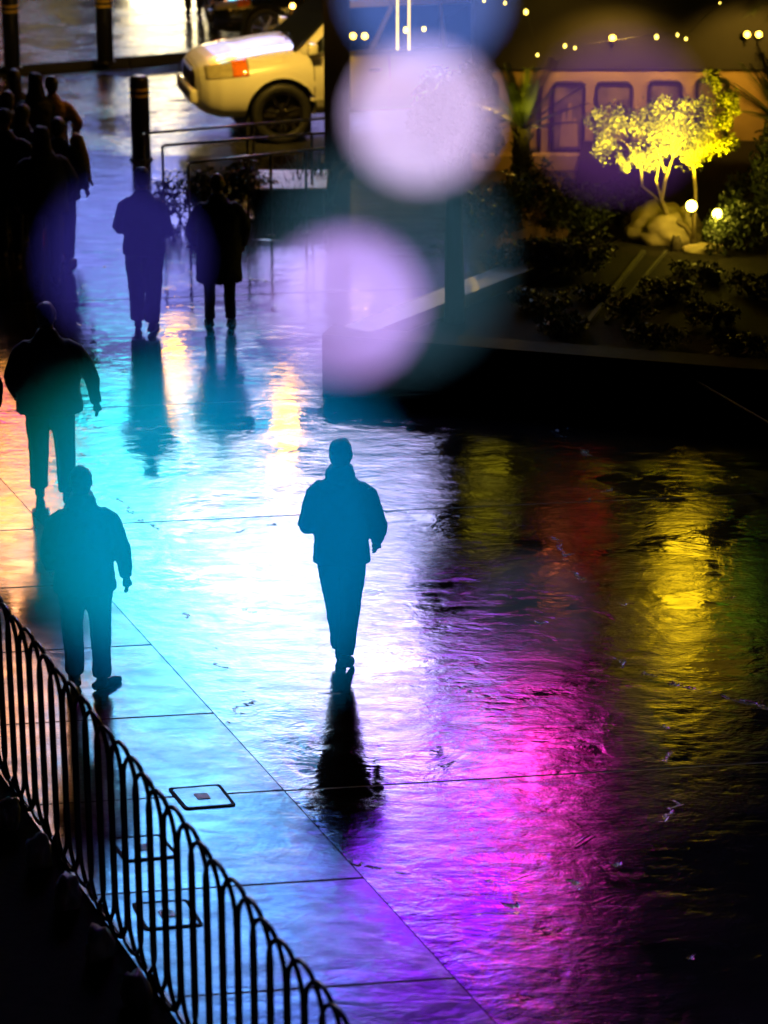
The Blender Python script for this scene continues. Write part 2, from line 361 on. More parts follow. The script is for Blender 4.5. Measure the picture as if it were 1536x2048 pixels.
def person(label, pos, rz=0.0, h=1.75, legs=((0.02, 0.0), (-0.02, 0.0)), elbow=((-.30, -.04, 1.16), (.30, -.04, 1.16)),
           wrist=((-.28, .10, .92), (.28, .10, .92)), jacket=None, trousers=None, skin=None, wide=1.0, hem=.80, hat='hair', vox=.011,
           foot=((0, 0, 0, 0), (0, 0, 0, 0)), legw=1.0, arms_in=False, group='people walking across the wet plaza', hood=False, stance=.09, lean=0.0, skirtf=1.0, seed=1.0):
    """figure facing local +Y. legs = (forward offset of foot, lift); foot = (dx, dy, heading, lift)"""
    jacket = jacket or M_jk; trousers = trousers or M_trou; skin = skin or M_skin
    k = h / 1.75
    root = empty('person', pos, rz, label=label, cat='person', group=group)
    root.scale = (k, k, k)
    hd = Vector((0, .035 + lean, 1.0)); L = lean
    ft = []
    for i, sx in enumerate((-1, 1)):
        fy, lift = legs[i]; dx = foot[i][0]
        hip = Vector((sx * .095, 0, .90)); an = Vector((sx * stance + dx, fy, .085 + lift))
        kn = (hip + an) * .5; bend = .02 + max(0, lift) * .7 + abs(fy) * .06; kn.y += bend; kn.z += 0.0; kn.x += sx * .006
        ft.append((hip, kn, an, foot[i][2]))
    bm = bmesh.new()                                             # body
    y = lambda z: L * max(0.0, (z - .9)) * 1.2
    P = lambda x, yy, z: Vector((x, yy + y(z), z))
    tb(bm, [P(0, 0, .84), P(0, 0, .95), P(0, .0, 1.08), P(0, .0, 1.25), P(0, -.005, 1.38), P(0, -.01, 1.46), P(0, 0, 1.52)],
       [(.15, .10), (.165, .115), (.145, .105), (.165, .115), (.175, .11), (.10, .075), (.06, .06)], 20)
    tb(bm, [P(0, -.005, 1.46), P(0, .01, 1.56), P(0, .02, 1.62)], [.062, .057, .06], 14)
    ball(bm, P(0, .015, 1.655), (.076, .095, .105), 20); ball(bm, P(0, .035, 1.60), (.058, .07, .06), 16)
    ball(bm, P(0, .112, 1.635), (.013, .02, .024), 10)            # nose
    ball(bm, P(0, .098, 1.592), (.024, .012, .009), 10)           # lips
    for s in (-1, 1):
        ball(bm, P(s * .078, .005, 1.64), (.010, .022, .032), 10)  # ear
        ball(bm, P(s * .032, .098, 1.672), (.022, .012, .008), 8)  # brow
    for i, sx in enumerate((-1, 1)):
        hip, kn, an, hdg = ft[i]
        tb(bm, [hip + Vector((0, 0, .04)), hip.lerp(kn, .5), kn, kn.lerp(an, .35), an], [.085, .07, .052, .052, .036], 14)
        sh = P(sx * .175, -.01, 1.40); el = Vector(elbow[i]); wr = Vector(wrist[i])
        tb(bm, [sh, sh.lerp(el, .5), el, el.lerp(wr, .4), wr], [.052, .044, .038, .036, .025], 12)
        d = (wr - el).normalized()
        if d.z < -.6: hand(bm, wr, d + Vector((0, .1, 0)), (0, 1, 0), (-sx, 0, 0), .45)
        else: hand(bm, wr, d, (0, .0, 1), (-sx, -.3, -.2), .8)
    o = build('body', bm, skin, root); remesh(o, .0075 if vox < .013 else vox, 2)
    for s in (-1, 1):
        bm = bmesh.new(); ball(bm, P(s * .031, .100, 1.655), .0105, 10); build('eye', bm, M_lens, o, True)
    bm = bmesh.new()                                             # jacket
    wd = wide
    tb(bm, [P(0, 0, hem), P(0, 0, hem + .08), P(0, .0, 1.02), P(0, 0, 1.2), P(0, -.01, 1.32), P(0, -.012, 1.40), P(0, -.006, 1.455), P(0, 0, 1.51)],
       [(.205 * wd * skirtf, .150 * wd), (.20 * wd * skirtf, .152 * wd), (.185 * wd, .142 * wd), (.205 * wd, .15 * wd), (.20 * wd, .142), (.165 * wd, .125), (.125, .10), (.085, .085)], 28)
    for i, sx in enumerate((-1, 1)):
        sh = P(sx * .165 * (.5 + .5 * wd), -.01, 1.405); el = Vector(elbow[i]); wr = Vector(wrist[i])
        e2 = el.lerp(wr, .12)
        tb(bm, [sh - Vector((sx * .10, 0, .02)), sh - Vector((sx * .03, 0, .03)), sh.lerp(el, .18) - Vector((0, 0, .015)), sh.lerp(el, .55), el, e2, el.lerp(wr, .5), el.lerp(wr, .97)], [.055, .078, .082, .077, .069, .067, .057, .046], 16)
    if hood: ball(bm, P(0, -.05, 1.51), (.115, .095, .075), 16); tb(bm, [P(0, -.01, 1.47), P(0, -.01, 1.57)], [(.105, .095), (.088, .088)], 16)
    else: tb(bm, [P(0, 0, 1.47), P(0, .004, 1.535)], [(.085, .08), (.072, .075)], 16)
    o = build('jacket', bm, jacket, root); remesh(o, vox, 3, .010, 9, seed)
    bm = bmesh.new()                                             # trousers
    lw = legw
    tb(bm, [Vector((0, 0, 1.02)), Vector((0, 0, .93)), Vector((0, -.005, .84))], [(.16, .115), (.178, .128), (.165, .12)], 22)
    for i in (0, 1):
        hip, kn, an, hdg = ft[i]
        tb(bm, [hip + Vector((0, 0, .03)), hip.lerp(kn, .45), kn, kn.lerp(an, .45), an + Vector((0, 0, .02))], [.098 * lw, .09 * lw, .073 * lw, .068 * lw, .064 * lw], 16)
    o = build('trousers', bm, trousers, root); remesh(o, vox, 3, .008, 10, seed + 3)
    for i in (0, 1):                                             # shoes
        hip, kn, an, hdg = ft[i]; lift = legs[i][1]
        bm = bmesh.new(); f = Vector((math.sin(hdg), math.cos(hdg), 0)); pitch = -lift * 4.5
        ff = Vector((f.x * math.cos(pitch), f.y * math.cos(pitch), math.sin(pitch)))
        uu = Vector((0, 0, 1)); ank = an + Vector((0, 0, -.03))
        tb(bm, [ank - ff * .085 - uu * .012, ank - ff * .03 - uu * .01, ank + ff * .05 - uu * .02, ank + ff * .12 - uu * .03, ank + ff * .185 - uu * .036],
           [(.030, .030), (.040, .042), (.043, .034), (.048, .024), (.030, .016)], 14)
        tb(bm, [ank - uu * .01, ank + uu * .05], [.044, .042], 12)
        s = build('shoe', bm, M_shoe, root); remesh(s, .010, 2)
    bm = bmesh.new()
    if hat == 'hood':
        tb(bm, [P(0, -.012, 1.46), P(0, -.012, 1.52), P(0, -.008, 1.60), P(0, -.004, 1.68), P(0, 0, 1.735), P(0, 0, 1.77)], [(.135, .115), (.108, .108), (.094, .108), (.090, .108), (.080, .10), (.052, .062)], 20); nm = 'hood'
    elif hat == 'cap':
        ball(bm, P(0, .005, 1.69), (.086, .104, .085), 20); tb(bm, [P(0, .07, 1.68), P(0, .16, 1.665)], [(.06, .01), (.045, .006)], 12); nm = 'cap'
    elif hat == 'beanie':
        ball(bm, P(0, .002, 1.690), (.090, .108, .098), 20); nm = 'knitted_hat'
    elif hat == 'long':
        ball(bm, P(0, -.005, 1.675), (.090, .103, .102), 20); tb(bm, [P(0, -.04, 1.66), P(0, -.07, 1.52), P(0, -.08, 1.42)], [(.085, .06), (.085, .05), (.06, .03)], 14); nm = 'hair'
    elif hat == 'bald':
        ball(bm, P(0, -.014, 1.640), (.0785, .088, .075), 20); nm = 'hair'
    else:
        ball(bm, P(0, -.006, 1.680), (.083, .100, .094), 20); ball(bm, P(0, -.03, 1.625), (.075, .075, .07), 16); nm = 'hair'
    o = build(nm, bm, M_hair if nm == 'hair' else jacket, root); remesh(o, .010, 2, .008, 17, seed)
    return root

p1 = person('broad man in a thick dark jacket walking away alone in the middle of the plaza', G(684, 1330), rz=math.radians(-4), h=1.79,
       legs=((.10, 0), (-.16, .05)), stance=.018, elbow=((-.245, -.07, 1.12), (.275, -.04, 1.12)), wrist=((-.17, .17, 1.06), (.25, .13, .93)),
       wide=1.06, hem=.83, hat='hair', trousers=M_trou, foot=((.0, 0, -.05, 0), (.02, 0, .25, 0)), legw=1.02, hood=True, skirtf=.98, seed=2)
p2 = person('man in a puffy dark coat walking behind the hooped iron fence', G(178, 1375), rz=math.radians(8), h=1.72,
       legs=((.06, 0), (-.04, .0)), stance=.10, elbow=((-.255, -.05, 1.13), (.285, -.02, 1.12)), wrist=((-.25, .12, .95), (.31, .04, .87)),
       wide=1.16, hem=.80, hat='hair', jacket=M_jkb, trousers=M_jean, foot=((0, 0, -.2, 0), (.0, 0, .9, 0)), legw=1.12, hood=True, seed=5)
p3 = person('heavy man in black, one arm swung out, ahead of the man by the fence', G(108, 1003), rz=math.radians(5), h=1.80,
       legs=((.10, 0), (-.04, .0)), stance=.12, elbow=((-.31, -.04, 1.13), (.36, -.06, 1.14)), wrist=((-.28, .12, .93), (.39, .03, .87)),
       wide=1.38, hem=.82, hat='hair', trousers=M_jean, foot=((.0, 0, -.1, 0), (.0, 0, .1, 0)), legw=1.2, seed=8)
p4 = person('slim man with short hair, both arms bent forward, in loose trousers above the amber reflection', G(293, 660), rz=math.radians(-6), h=1.74,
       legs=((.04, 0), (-.06, .0)), stance=.075, elbow=((-.255, -.06, 1.13), (.26, -.02, 1.08)), wrist=((-.14, .20, 1.06), (.20, .20, 1.03)),
       wide=1.12, hem=.84, hat='hair', jacket=M_jkb, trousers=M_jean, skin=M_skin2, foot=((-.02, 0, -.3, 0), (0, 0, .2, 0)), legw=1.25, seed=11)
p5 = person('balding wide-shouldered man in a long black coat standing with feet apart', G(441, 655), rz=math.radians(4), h=1.66,
       legs=((.03, 0), (.0, .0)), stance=.115, elbow=((-.30, -.02, 1.14), (.30, -.02, 1.14)), wrist=((-.27, .10, .93), (.27, .10, .93)),
       wide=1.35, hem=.55, hat='bald', skirtf=.95, foot=((0, 0, -.3, 0), (0, 0, .3, 0)), legw=.95, seed=14)
crowd = 'crowd gathered at the left edge of the plaza'
cr = [
 ('dark figure mostly cut off by the left edge, near the heavy man in black', (-62, 1015), 1.7, M_jk, M_trou, 'hair', 1.25),
 ('person in a long dark coat at the front right of the crowd', (96, 570), 1.78, M_jk, M_trou, 'hood', 1.35),
 ('hatted person at the front left of the crowd', (22, 520), 1.74, M_jk, M_jean, 'beanie', 1.3),
 ('dark-haired person holding the yellow umbrella at the right of the crowd', (128, 530), 1.70, M_jk, M_trou, 'hair', 1.2),
 ('long-haired person in the middle of the crowd', (58, 490), 1.66, M_jkb, M_trou, 'long', 1.2),
 ('person in a peach shirt turned to the road at the back of the crowd', (114, 425), 1.68, M_peach, M_trou, 'hair', .95),
 ('tall dark person next to the peach shirt at the back of the crowd', (82, 430), 1.74, M_jk, M_trou, 'hood', 1.2),
 ('person with olive coat at the left rear of the crowd', (28, 470), 1.72, cloth('olive_cloth', (.08, .07, .02)), M_trou, 'long', 1.2),
 ('short person at the far left end of the back row', (-8, 410), 1.62, M_jkb, M_jean, 'cap', 1.1),
 ('long-haired person in the back row behind the olive coat', (40, 405), 1.66, M_jk, M_trou, 'long', 1.0),
]
random.seed(3)
for i, (lb, (px, py), hh, jk, tr, ht, wd) in enumerate(cr):
    e = random.uniform(-.03, .03)
    person(lb, G(px, py), rz=random.uniform(-.5, .5), h=hh, legs=((random.uniform(0, .08), 0), (random.uniform(-.06, 0), 0)), jacket=jk, trousers=tr, hat=ht,
           wide=wd, vox=.016, group=crowd, elbow=((-.29 - e - .06 * (wd - 1), -.04, 1.14), (.30 + e + .06 * (wd - 1), -.03, 1.14)), hem=.82 + e, seed=20 + i, skin=random.choice((M_skin, M_skin2)))
person('dark-trousered person standing on the far pavement, left of a pair', G(388, 30, .13), rz=.3, h=1.75, vox=.016, group='pair standing on the far pavement', seed=40)
person('dark-trousered person on the far pavement beside the black car, right of a pair', G(424, 38, .13), rz=-.4, h=1.72, vox=.016, group='pair standing on the far pavement', seed=41, legs=((.12, 0), (-.1, 0)))
# folded yellow umbrella held at the edge of the crowd
u0 = W(147, 262, G(128, 530).y + .1); u1 = W(186, 372, G(128, 530).y - .15)
um = empty('umbrella', u1, label='folded yellow umbrella held out by a person at the crowd edge', cat='umbrella')
bm = bmesh.new(); d = u0 - u1
tube(bm, [Vector((0, 0, 0)), d * .12, d * .45, d * .85, d * .97], [.008, .02, .06, .085, .02], 10)
for v_ in bm.verts: v_.co += Vector((noise.noise(v_.co * 22) * .015, 0, noise.noise(v_.co * 17 + Vector((5, 0, 0))) * .012))
build('canopy', bm, M_yel, um, True)
bm = bmesh.new(); tube(bm, [d * .95, d * 1.12, d * 1.16 + Vector((-.03, 0, .0)), d * 1.10 + Vector((-.06, 0, 0))], .009, 8); build('handle', bm, M_black, um, True)

# ------------------------------------------------------------------ hooped iron fence
PIT = (FB1 - FB0).length / 13
FH = 1.42
fr = empty('hooped_fence', FB0, math.atan2(FD.y, FD.x), label='black iron fence of interlaced hoops along the near pavement edge', cat='fence')
bm = bmesh.new(); pts = []
rad = PIT; e = .92
for k in range(13):
    a = math.pi * k / 12; pts.append(Vector((-rad * math.cos(a), 0, FH - rad * e + rad * math.sin(a) * e)))
for z in (1.0, .7, .4): pts.append(Vector((rad, 0, z)))
for k in range(13):
    a = math.pi * k / 12; pts.append(Vector((rad * math.cos(a), 0, .06 + rad - rad * math.sin(a))))
for z in (.4, .7, 1.0): pts.append(Vector((-rad, 0, z)))
tube(bm, pts, .0145, 10, closed=True)
me = bpy.data.meshes.new('hoop'); bmesh.ops.recalc_face_normals(bm, faces=bm.faces); bm.to_mesh(me); bm.free()
me.materials.append(M_iron); me.polygons.foreach_set('use_smooth', [True] * len(me.polygons))
bmc = bmesh.new(); tube(bmc, [(-.02, 0, 0), (.02, 0, 0)], .021, 10)
mec = bpy.data.meshes.new('collar'); bmc.to_mesh(mec); bmc.free(); mec.materials.append(M_iron)
for i in range(-13, 27):
    o = link('hoop', me, None, fr, (i * PIT, (.007 if (i // 2) % 2 else -.007), 0))
bm = bmesh.new()
for z in (FH - rad * .93, ):
    pass
box(bm, (PIT * 6.5, 0, .10), (PIT * 42, .02, .02)); build('bottom_rail', bm, M_iron, fr)
for i in (-12, -4, 4, 12, 20):
    bm = bmesh.new(); box(bm, (i * PIT, 0, .05), (.03, .03, .14)); box(bm, (i * PIT, 0, .012), (.12, .12, .014)); build('foot', bm, M_iron, fr)
# pale stones along the foot of the fence
def rock(name, c, r, m, seed, sub=3, **k):
    bm = bmesh.new(); bmesh.ops.create_icosphere(bm, subdivisions=sub, radius=1.0)
    for v_ in bm.verts:
        q = v_.co.copy(); d_ = 1 + .34 * noise.noise(q * 1.6 + Vector((seed, 0, 0))) + .16 * noise.noise(q * 4 + Vector((seed, 2, 0))) + .05 * noise.noise(q * 11 + Vector((seed, 2, 5)))
        v_.co = Vector((q.x * r[0], q.y * r[1], q.z * r[2])) * d_
    o = build(name, bm, m, None, True, c); tag(o, **k); return o
words = ['farthest from the viewer, at the left frame edge', 'second down from the left frame edge', 'middle one of the row', 'second up from the bottom of the picture', 'nearest the bottom of the picture']
for i, (px, py) in enumerate(((19, 1640), (77, 1716), (136, 1800), (199, 1900), (272, 1996))):
    c = G(px, py, .12); rock('stone', (c.x, c.y, .16), (.085, .085, .13), M_stone, i * 3.1, label='rounded grey stone under the iron fence, ' + words[i], cat='stone', group='stones along the foot of the fence')

# service covers in the pavement
def cover(name, pxs, label):
    q = [G(*p_, .004) for p_ in pxs]; c = sum(q, Vector()) / 4
    r = empty(name, (c.x, c.y, .004), label=label, cat='access cover', group='service covers set in the pavement')
    def ring(scale_, z0, z1, hole=None):
        bm = bmesh.new(); pts = []
        for i in range(4):
            a, b, d_ = q[i] - c, q[(i - 1) % 4] - c, q[(i + 1) % 4] - c
            for t in range(5):
                s0 = a.lerp(b, .09); s1 = a.lerp(d_, .09); u = t / 4
                pts.append((s0 * (1 - u) ** 2 + a * 2 * u * (1 - u) + s1 * u * u) * scale_)
        if hole:
            n_ = len(pts); lo = [bm.verts.new((x.x, x.y, z1)) for x in pts]; hi = [bm.verts.new((x.x * hole, x.y * hole, z1)) for x in pts]
            l2 = [bm.verts.new((x.x, x.y, z0)) for x in pts]; h2 = [bm.verts.new((x.x * hole, x.y * hole, z0)) for x in pts]
            for i in range(n_):
                j = (i + 1) % n_
                bm.faces.new((lo[i], lo[j], hi[j], hi[i])); bm.faces.new((lo[i], lo[j], l2[j], l2[i])); bm.faces.new((hi[i], hi[j], h2[j], h2[i]))
        else: prism(bm, [(x.x, x.y) for x in pts], z0, z1)
        return bm
    build('frame', ring(1.0, .0005, .009, .90), M_dwall, r)
    lid = build('lid', ring(.86, .0005, .008), M_pave, r)
    build('badge', ring(.25, .0082, .013), M_stone, lid)
cover('access_cover', ((335, 1578), (440, 1570), (473, 1612), (370, 1620)), 'rectangular metal cover standing clear of the fence in the pavement')
cover('access_cover', ((215, 1678), (322, 1670), (360, 1715), (250, 1725)), 'rectangular cover seen through the fence bars, upper one of two')
cover('access_cover', ((262, 1808), (375, 1800), (408, 1852), (290, 1862)), 'rectangular cover seen through the fence bars, lower one of two')

# ------------------------------------------------------------------ foliage
def leaves(bm, c, r, n, s, rnd, up=0.0, shell=.0):
    for _ in range(n):
        while True:
            d_ = Vector((rnd.uniform(-1, 1), rnd.uniform(-1, 1), rnd.uniform(-1, 1)))
            if shell < d_.length < 1: break
        p_ = Vector(c) + Vector((d_.x * r[0], d_.y * r[1], d_.z * r[2]))
        a = Vector((rnd.gauss(0, 1), rnd.gauss(0, 1), rnd.gauss(0, 1) + up)).normalized(); b = a.cross(Vector((rnd.gauss(0, 1), rnd.gauss(0, 1), rnd.gauss(0, 1)))).normalized()
        q = s * rnd.uniform(.6, 1.3)
        bm.faces.new([bm.verts.new(p_ - a * q), bm.verts.new(p_ + b * q * .35), bm.verts.new(p_ + a * q), bm.verts.new(p_ - b * q * .35)])
def shrub(c, r, n, s, m, seed, label, spiky=False, group=None):
    rnd = random.Random(seed); root = empty('shrub', c, label=label, cat='shrub', group=group)
    bm = bmesh.new()
    if spiky:
        for _ in range(n):
            a = rnd.uniform(0, 6.28); t = rnd.uniform(.05, .8); b0 = Vector((rnd.uniform(-1, 1) * r[0], rnd.uniform(-1, 1) * r[1], 0))
            d_ = Vector((math.cos(a) * t, math.sin(a) * t, 1)).normalized(); ln = r[2] * rnd.uniform(.5, 1.15); sd = d_.cross(Vector((0, 0, 1))).normalized() * s
            mid = b0 + d_ * ln * .5; tip = b0 + d_ * ln + Vector((d_.x, d_.y, -.3)) * ln * .25
            A = [bm.verts.new(b0 - sd * .6), bm.verts.new(b0 + sd * .6), bm.verts.new(mid + sd), bm.verts.new(mid - sd)]
            bm.faces.new(A); bm.faces.new((A[3], A[2], bm.verts.new(tip)))
    else:
        for _ in range(max(5, int(6 * r[0] / .4))):
            cc = Vector((rnd.uniform(-.7, .7) * r[0], rnd.uniform(-.7, .7) * r[1], r[2] * rnd.uniform(.35, .75)))
            leaves(bm, cc, (r[0] * .42, r[1] * .42, r[2] * .42), n // 8, s, rnd)
        leaves(bm, (0, 0, r[2] * .5), (r[0], r[1], r[2] * .5), n // 4, s, rnd)
    build('foliage', bm, m, root)
    bm = bmesh.new()
    for k in range(4):
        a = k * 1.6; tube(bm, [(0, 0, 0), (math.cos(a) * r[0] * .4, math.sin(a) * r[1] * .4, r[2] * .6)], [.012, .005], 6)
    build('stem', bm, M_dbark, root); return root

# ------------------------------------------------------------------ bollards
def bollard(px, py, wpx, label, z0=0.0):
    c = G(px, py, z0); hh = 1.13; r_ = wpx / 2 / FPX * (c - cam.location).length
    root = empty('bollard', c, label=label, cat='bollard', group='round black bollards by the road')
    bm = bmesh.new(); tube(bm, [(0, 0, 0), (0, 0, hh - .07), (0, 0, hh - .03), (0, 0, hh)], [r_, r_, r_ * .95, r_ * .72], 28)
    build('post', bm, M_black, root, True)
    for z in (.94, .86):
        bm = bmesh.new(); tube(bm, [(0, 0, z), (0, 0, z + .035)], r_ + .003, 28, cap=False)
        tube(bm, [(0, 0, z), (0, 0, z + .035)], r_ + .0015, 28, cap=False); build('reflective_band', bm, M_yellowband, root, True)
    bm = bmesh.new(); tube(bm, [(0, 0, .001), (0, 0, .03)], [r_ * 1.25, r_ * 1.15], 28); build('base_collar', bm, M_black, root, True)
bollard(283, 320, 38, 'black bollard with two yellow bands standing nearest, left of the white car')
bollard(211, 125, 33, 'middle black bollard standing on the far pavement above the road', .13)
bollard(25, 137, 33, 'leftmost black bollard, at the left edge on the far pavement', .13)

# ------------------------------------------------------------------ cars
def spow(v_, e_): return math.copysign(abs(v_) ** e_, v_)
def car(name, label, pos, rz, L_, W_, prof, wheels, wr, paint, cab, hl_a):
    root = empty(name, pos, rz, label=label, cat='car')
    def sec(x):
        for i in range(len(prof) - 1):
            a, b = prof[i], prof[i + 1]
            if b[0] <= x <= a[0]:
                t = (a[0] - x) / max(1e-6, a[0] - b[0]); t = t * t * (3 - 2 * t) * .5 + t * .5
                return [a[k] + (b[k] - a[k]) * t for k in (1, 2, 3)]
        return list(prof[-1][1:])
    def sf(x, a, off=0.0):
        w_, zb, zt = sec(x); zc, hz = (zb + zt) / 2, (zt - zb) / 2
        y_ = (w_ + off) * spow(math.sin(a), .48); z_ = zc + (hz + off) * spow(math.cos(a), .56)
        y_ *= 1 - .06 * max(0, (z_ - zc) / hz) - .05 * max(0, -(z_ - zc) / hz)
        return Vector((x, y_, z_))
    NX, NA = 64, 56
    bm = bmesh.new(); rings = []
    xsn = [prof[0][0] - (prof[0][0] - prof[-1][0]) * (1 - math.cos(math.pi * i / NX)) / 2 for i in range(NX + 1)]
    for x in xsn: rings.append([bm.verts.new(sf(x, 2 * math.pi * k / NA)) for k in range(NA)])
    for i in range(NX):
        for k in range(NA): bm.faces.new((rings[i][k], rings[i][(k + 1) % NA], rings[i + 1][(k + 1) % NA], rings[i + 1][k]))
    bm.faces.new(rings[0]); bm.faces.new(list(reversed(rings[-1])))
    body = build('body', bm, paint, root, False)
    bm = bmesh.new()
    for x in wheels: cyl(bm, (x, 0, wr), wr * 1.20, W_ + 1, 40, 'Y')
    cut = build('cutter', bm, M_black)
    cut.parent = root
    md = body.modifiers.new('b', 'BOOLEAN'); md.operation = 'DIFFERENCE'; md.object = cut; md.solver = 'EXACT'
    dg = bpy.context.evaluated_depsgraph_get(); dg.update()
    me = bpy.data.meshes.new_from_object(body.evaluated_get(dg)); body.modifiers.clear(); body.data = me; me.name = 'body'
    me.polygons.foreach_set('use_smooth', [True] * len(me.polygons))
    try: me.set_sharp_from_angle(angle=math.radians(32))
    except Exception: pass
    bpy.data.objects.remove(cut)
    def patch(nm, x0, x1, a0, a1, off, m_, par=body, n=10):
        bm = bmesh.new(); gr = {}
        for lay, o_ in ((0, off), (1, off - .02)):
            for i in range(n + 1):
                for k in range(n + 1): gr[lay, i, k] = bm.verts.new(sf(x0 + (x1 - x0) * i / n, a0 + (a1 - a0) * k / n, o_))
        for lay in (0, 1):
            for i in range(n):
                for k in range(n): bm.faces.new((gr[lay, i, k], gr[lay, i + 1, k], gr[lay, i + 1, k + 1], gr[lay, i, k + 1]))
        for i in range(n):
            for e_ in (0, n):
                bm.faces.new((gr[0, i, e_], gr[0, i + 1, e_], gr[1, i + 1, e_], gr[1, i, e_])); bm.faces.new((gr[0, e_, i], gr[0, e_, i + 1], gr[1, e_, i + 1], gr[1, e_, i]))
        return build(nm, bm, m_, par, True)
    for s in (-1, 1):
        hl = patch('headlight', -.05, -.62, s * hl_a[0], s * hl_a[1], .006, M_lens)
        patch('turn_lamp', -.40, -.60, s * hl_a[0], s * hl_a[1], .012, M_amber, hl)
        patch('side_trim', -1.45 * L_ / 4.4, -2.95 * L_ / 4.4, s * 1.72, s * 1.80, .006, paint)
        patch('door_seam', -1.50, -1.512, s * .95, s * 2.2, .003, M_black); patch('door_seam', -2.55, -2.562, s * .95, s * 2.2, .003, M_black)
    w0, zb0, zt0 = sec(prof[0][0]); x0 = prof[0][0]
    bm = bmesh.new(); box(bm, (x0 + .012, 0, (zb0 + zt0) / 2 + .12 * zt0), (.03, w0 * 1.25, (zt0 - zb0) * .42), bev=.01)
    gr = build('grille', bm, M_grille, body)
    bm = bmesh.new()
    for k in range(6): box(bm, (x0 + .032, 0, (zb0 + zt0) / 2 + .12 * zt0 + (k - 2.5) * (zt0 - zb0) * .065), (.014, w0 * 1.2, .012))
    build('grille_bar', bm, M_chrome, gr)
    bm = bmesh.new(); box(bm, (x0 + .03, 0, zb0 + .17), (.12, w0 * 2.02, .20), bev=.04); build('bumper', bm, paint, body, True)
    bm = bmesh.new(); box(bm, (x0 + .088, 0, zb0 + .15), (.012, w0 * 1.1, .09), bev=.004); build('air_intake', bm, M_black, body)
    # cabin
    zb, bx0, bx1, tx0, tx1, zt, wb, wt = cab
    bm = bmesh.new(); R = []
    for f in (0, .25, .5, .75, .93, 1.0):
        z = zb + (zt - zb) * (f if f < 1 else 1.0); t = min(f, .93) / .93
        xa, xb = bx0 + (tx0 - bx0) * t, bx1 + (tx1 - bx1) * t; wd = wb + (wt - wb) * t
        if f == 1: xa -= .12; xb += .12; wd -= .10
        ring = []
        for k in range(40):
            a = 2 * math.pi * k / 40
            ring.append(bm.verts.new(((xa + xb) / 2 + (xa - xb) / 2 * spow(math.cos(a), .3), wd * spow(math.sin(a), .3), z)))
        R.append(ring)
    for i in range(len(R) - 1):
        for k in range(40): bm.faces.new((R[i][k], R[i][(k + 1) % 40], R[i + 1][(k + 1) % 40], R[i + 1][k]))
    bm.faces.new(R[0]); bm.faces.new(R[-1])
    cb = build('cabin', bm, paint, root, True)
    def quad(nm, pts, nrm, m_, par):
        bm = bmesh.new(); n_ = Vector(nrm).normalized() * .012
        a = [bm.verts.new(Vector(p_) + n_) for p_ in pts]; b = [bm.verts.new(Vector(p_) - n_ * 2) for p_ in pts]
        bm.faces.new(a); bm.faces.new(b)
        for i in range(4): j = (i + 1) % 4; bm.faces.new((a[i], a[j], b[j], b[i]))
        return build(nm, bm, m_, par)
    f0, f1 = .06, .86
    def cp(xf, yf, f): # corner on the cabin shell
        t = f / .93; xa, xb = bx0 + (tx0 - bx0) * t, bx1 + (tx1 - bx1) * t; wd = wb + (wt - wb) * t
        return ((xa + xb) / 2 + (xa - xb) / 2 * xf, wd * yf, zb + (zt - zb) * f)
    quad('windshield', [cp(1, -.86, f0), cp(1, .86, f0), cp(1, .84, f1), cp(1, -.84, f1)], (1, 0, .7), M_glass, cb)
    quad('rear_window', [cp(-1, -.86, f0), cp(-1, .86, f0), cp(-1, .84, f1), cp(-1, -.84, f1)], (-1, 0, .3), M_glass, cb)
    for s in (-1, 1):
        for (u0_, u1_) in ((.90, .34), (.28, -.34), (-.40, -.92)):
            quad('side_window', [cp(u0_, s, f0), cp(u1_, s, f0), cp(u1_ * (.97), s, f1), cp(u0_ * .93, s, f1)], (0, s, .15), M_glass, cb)
        bm = bmesh.new(); box(bm, (bx0 - .25, s * (wb + .13), zb + .12), (.12, .20, .15), bev=.03); box(bm, (bx0 - .25, s * (wb + .01), zb + .07), (.06, .12, .04)); build('wing_mirror', bm, paint, root, True)
        for x in (-2.35, -3.15):
            q = sf(x * L_ / 4.4, s * 1.25, 0); bm = bmesh.new(); box(bm, (q.x, q.y + s * .03, q.z - .06), (.17, .025, .03), bev=.008); build('door_handle', bm, M_chrome, root)
        bm = bmesh.new(); tube(bm, [(bx0 + .05, s * .35, zb + .02), (bx0 - .12, s * .05, zb + .16)], .008, 6); build('wiper', bm, M_black, cb)
    for x in wheels:
        bm = bmesh.new(); box(bm, (x, 0, wr * 1.12), (wr * 2.2, W_ * .70, wr * 1.9)); build('wheel_well', bm, M_rubber, body)
        for s in (-1, 1):
            wroot = link('wheel', None, None, root); wroot.location = (x, s * (W_ / 2 - .14), wr); wroot.empty_display_size = .1
            bm = bmesh.new(); pr = [(wr * .70, -.11), (wr * .93, -.12), (wr, -.09), (wr, .09), (wr * .93, .12), (wr * .70, .11)]
            R = [[bm.verts.new((math.cos(2 * math.pi * k / 40) * r_, y_, math.sin(2 * math.pi * k / 40) * r_)) for k in range(40)] for r_, y_ in pr]
            for i in range(len(R)):
                A, B = R[i], R[(i + 1) % len(R)]
                for k in range(40): bm.faces.new((A[k], A[(k + 1) % 40], B[(k + 1) % 40], B[k]))
            build('tyre', bm, M_rubber, wroot, True)
            bm = bmesh.new()
            R = [[bm.verts.new((math.cos(2 * math.pi * k / 40) * r_, s * y_, math.sin(2 * math.pi * k / 40) * r_)) for k in range(40)] for r_, y_ in ((wr * .72, .10), (wr * .66, .10), (wr * .62, .02), (wr * .62, -.08), (wr * .72, -.08))]
            for i in range(len(R)):
                A, B = R[i], R[(i + 1) % len(R)]
                for k in range(40): bm.faces.new((A[k], A[(k + 1) % 40], B[(k + 1) % 40], B[k]))
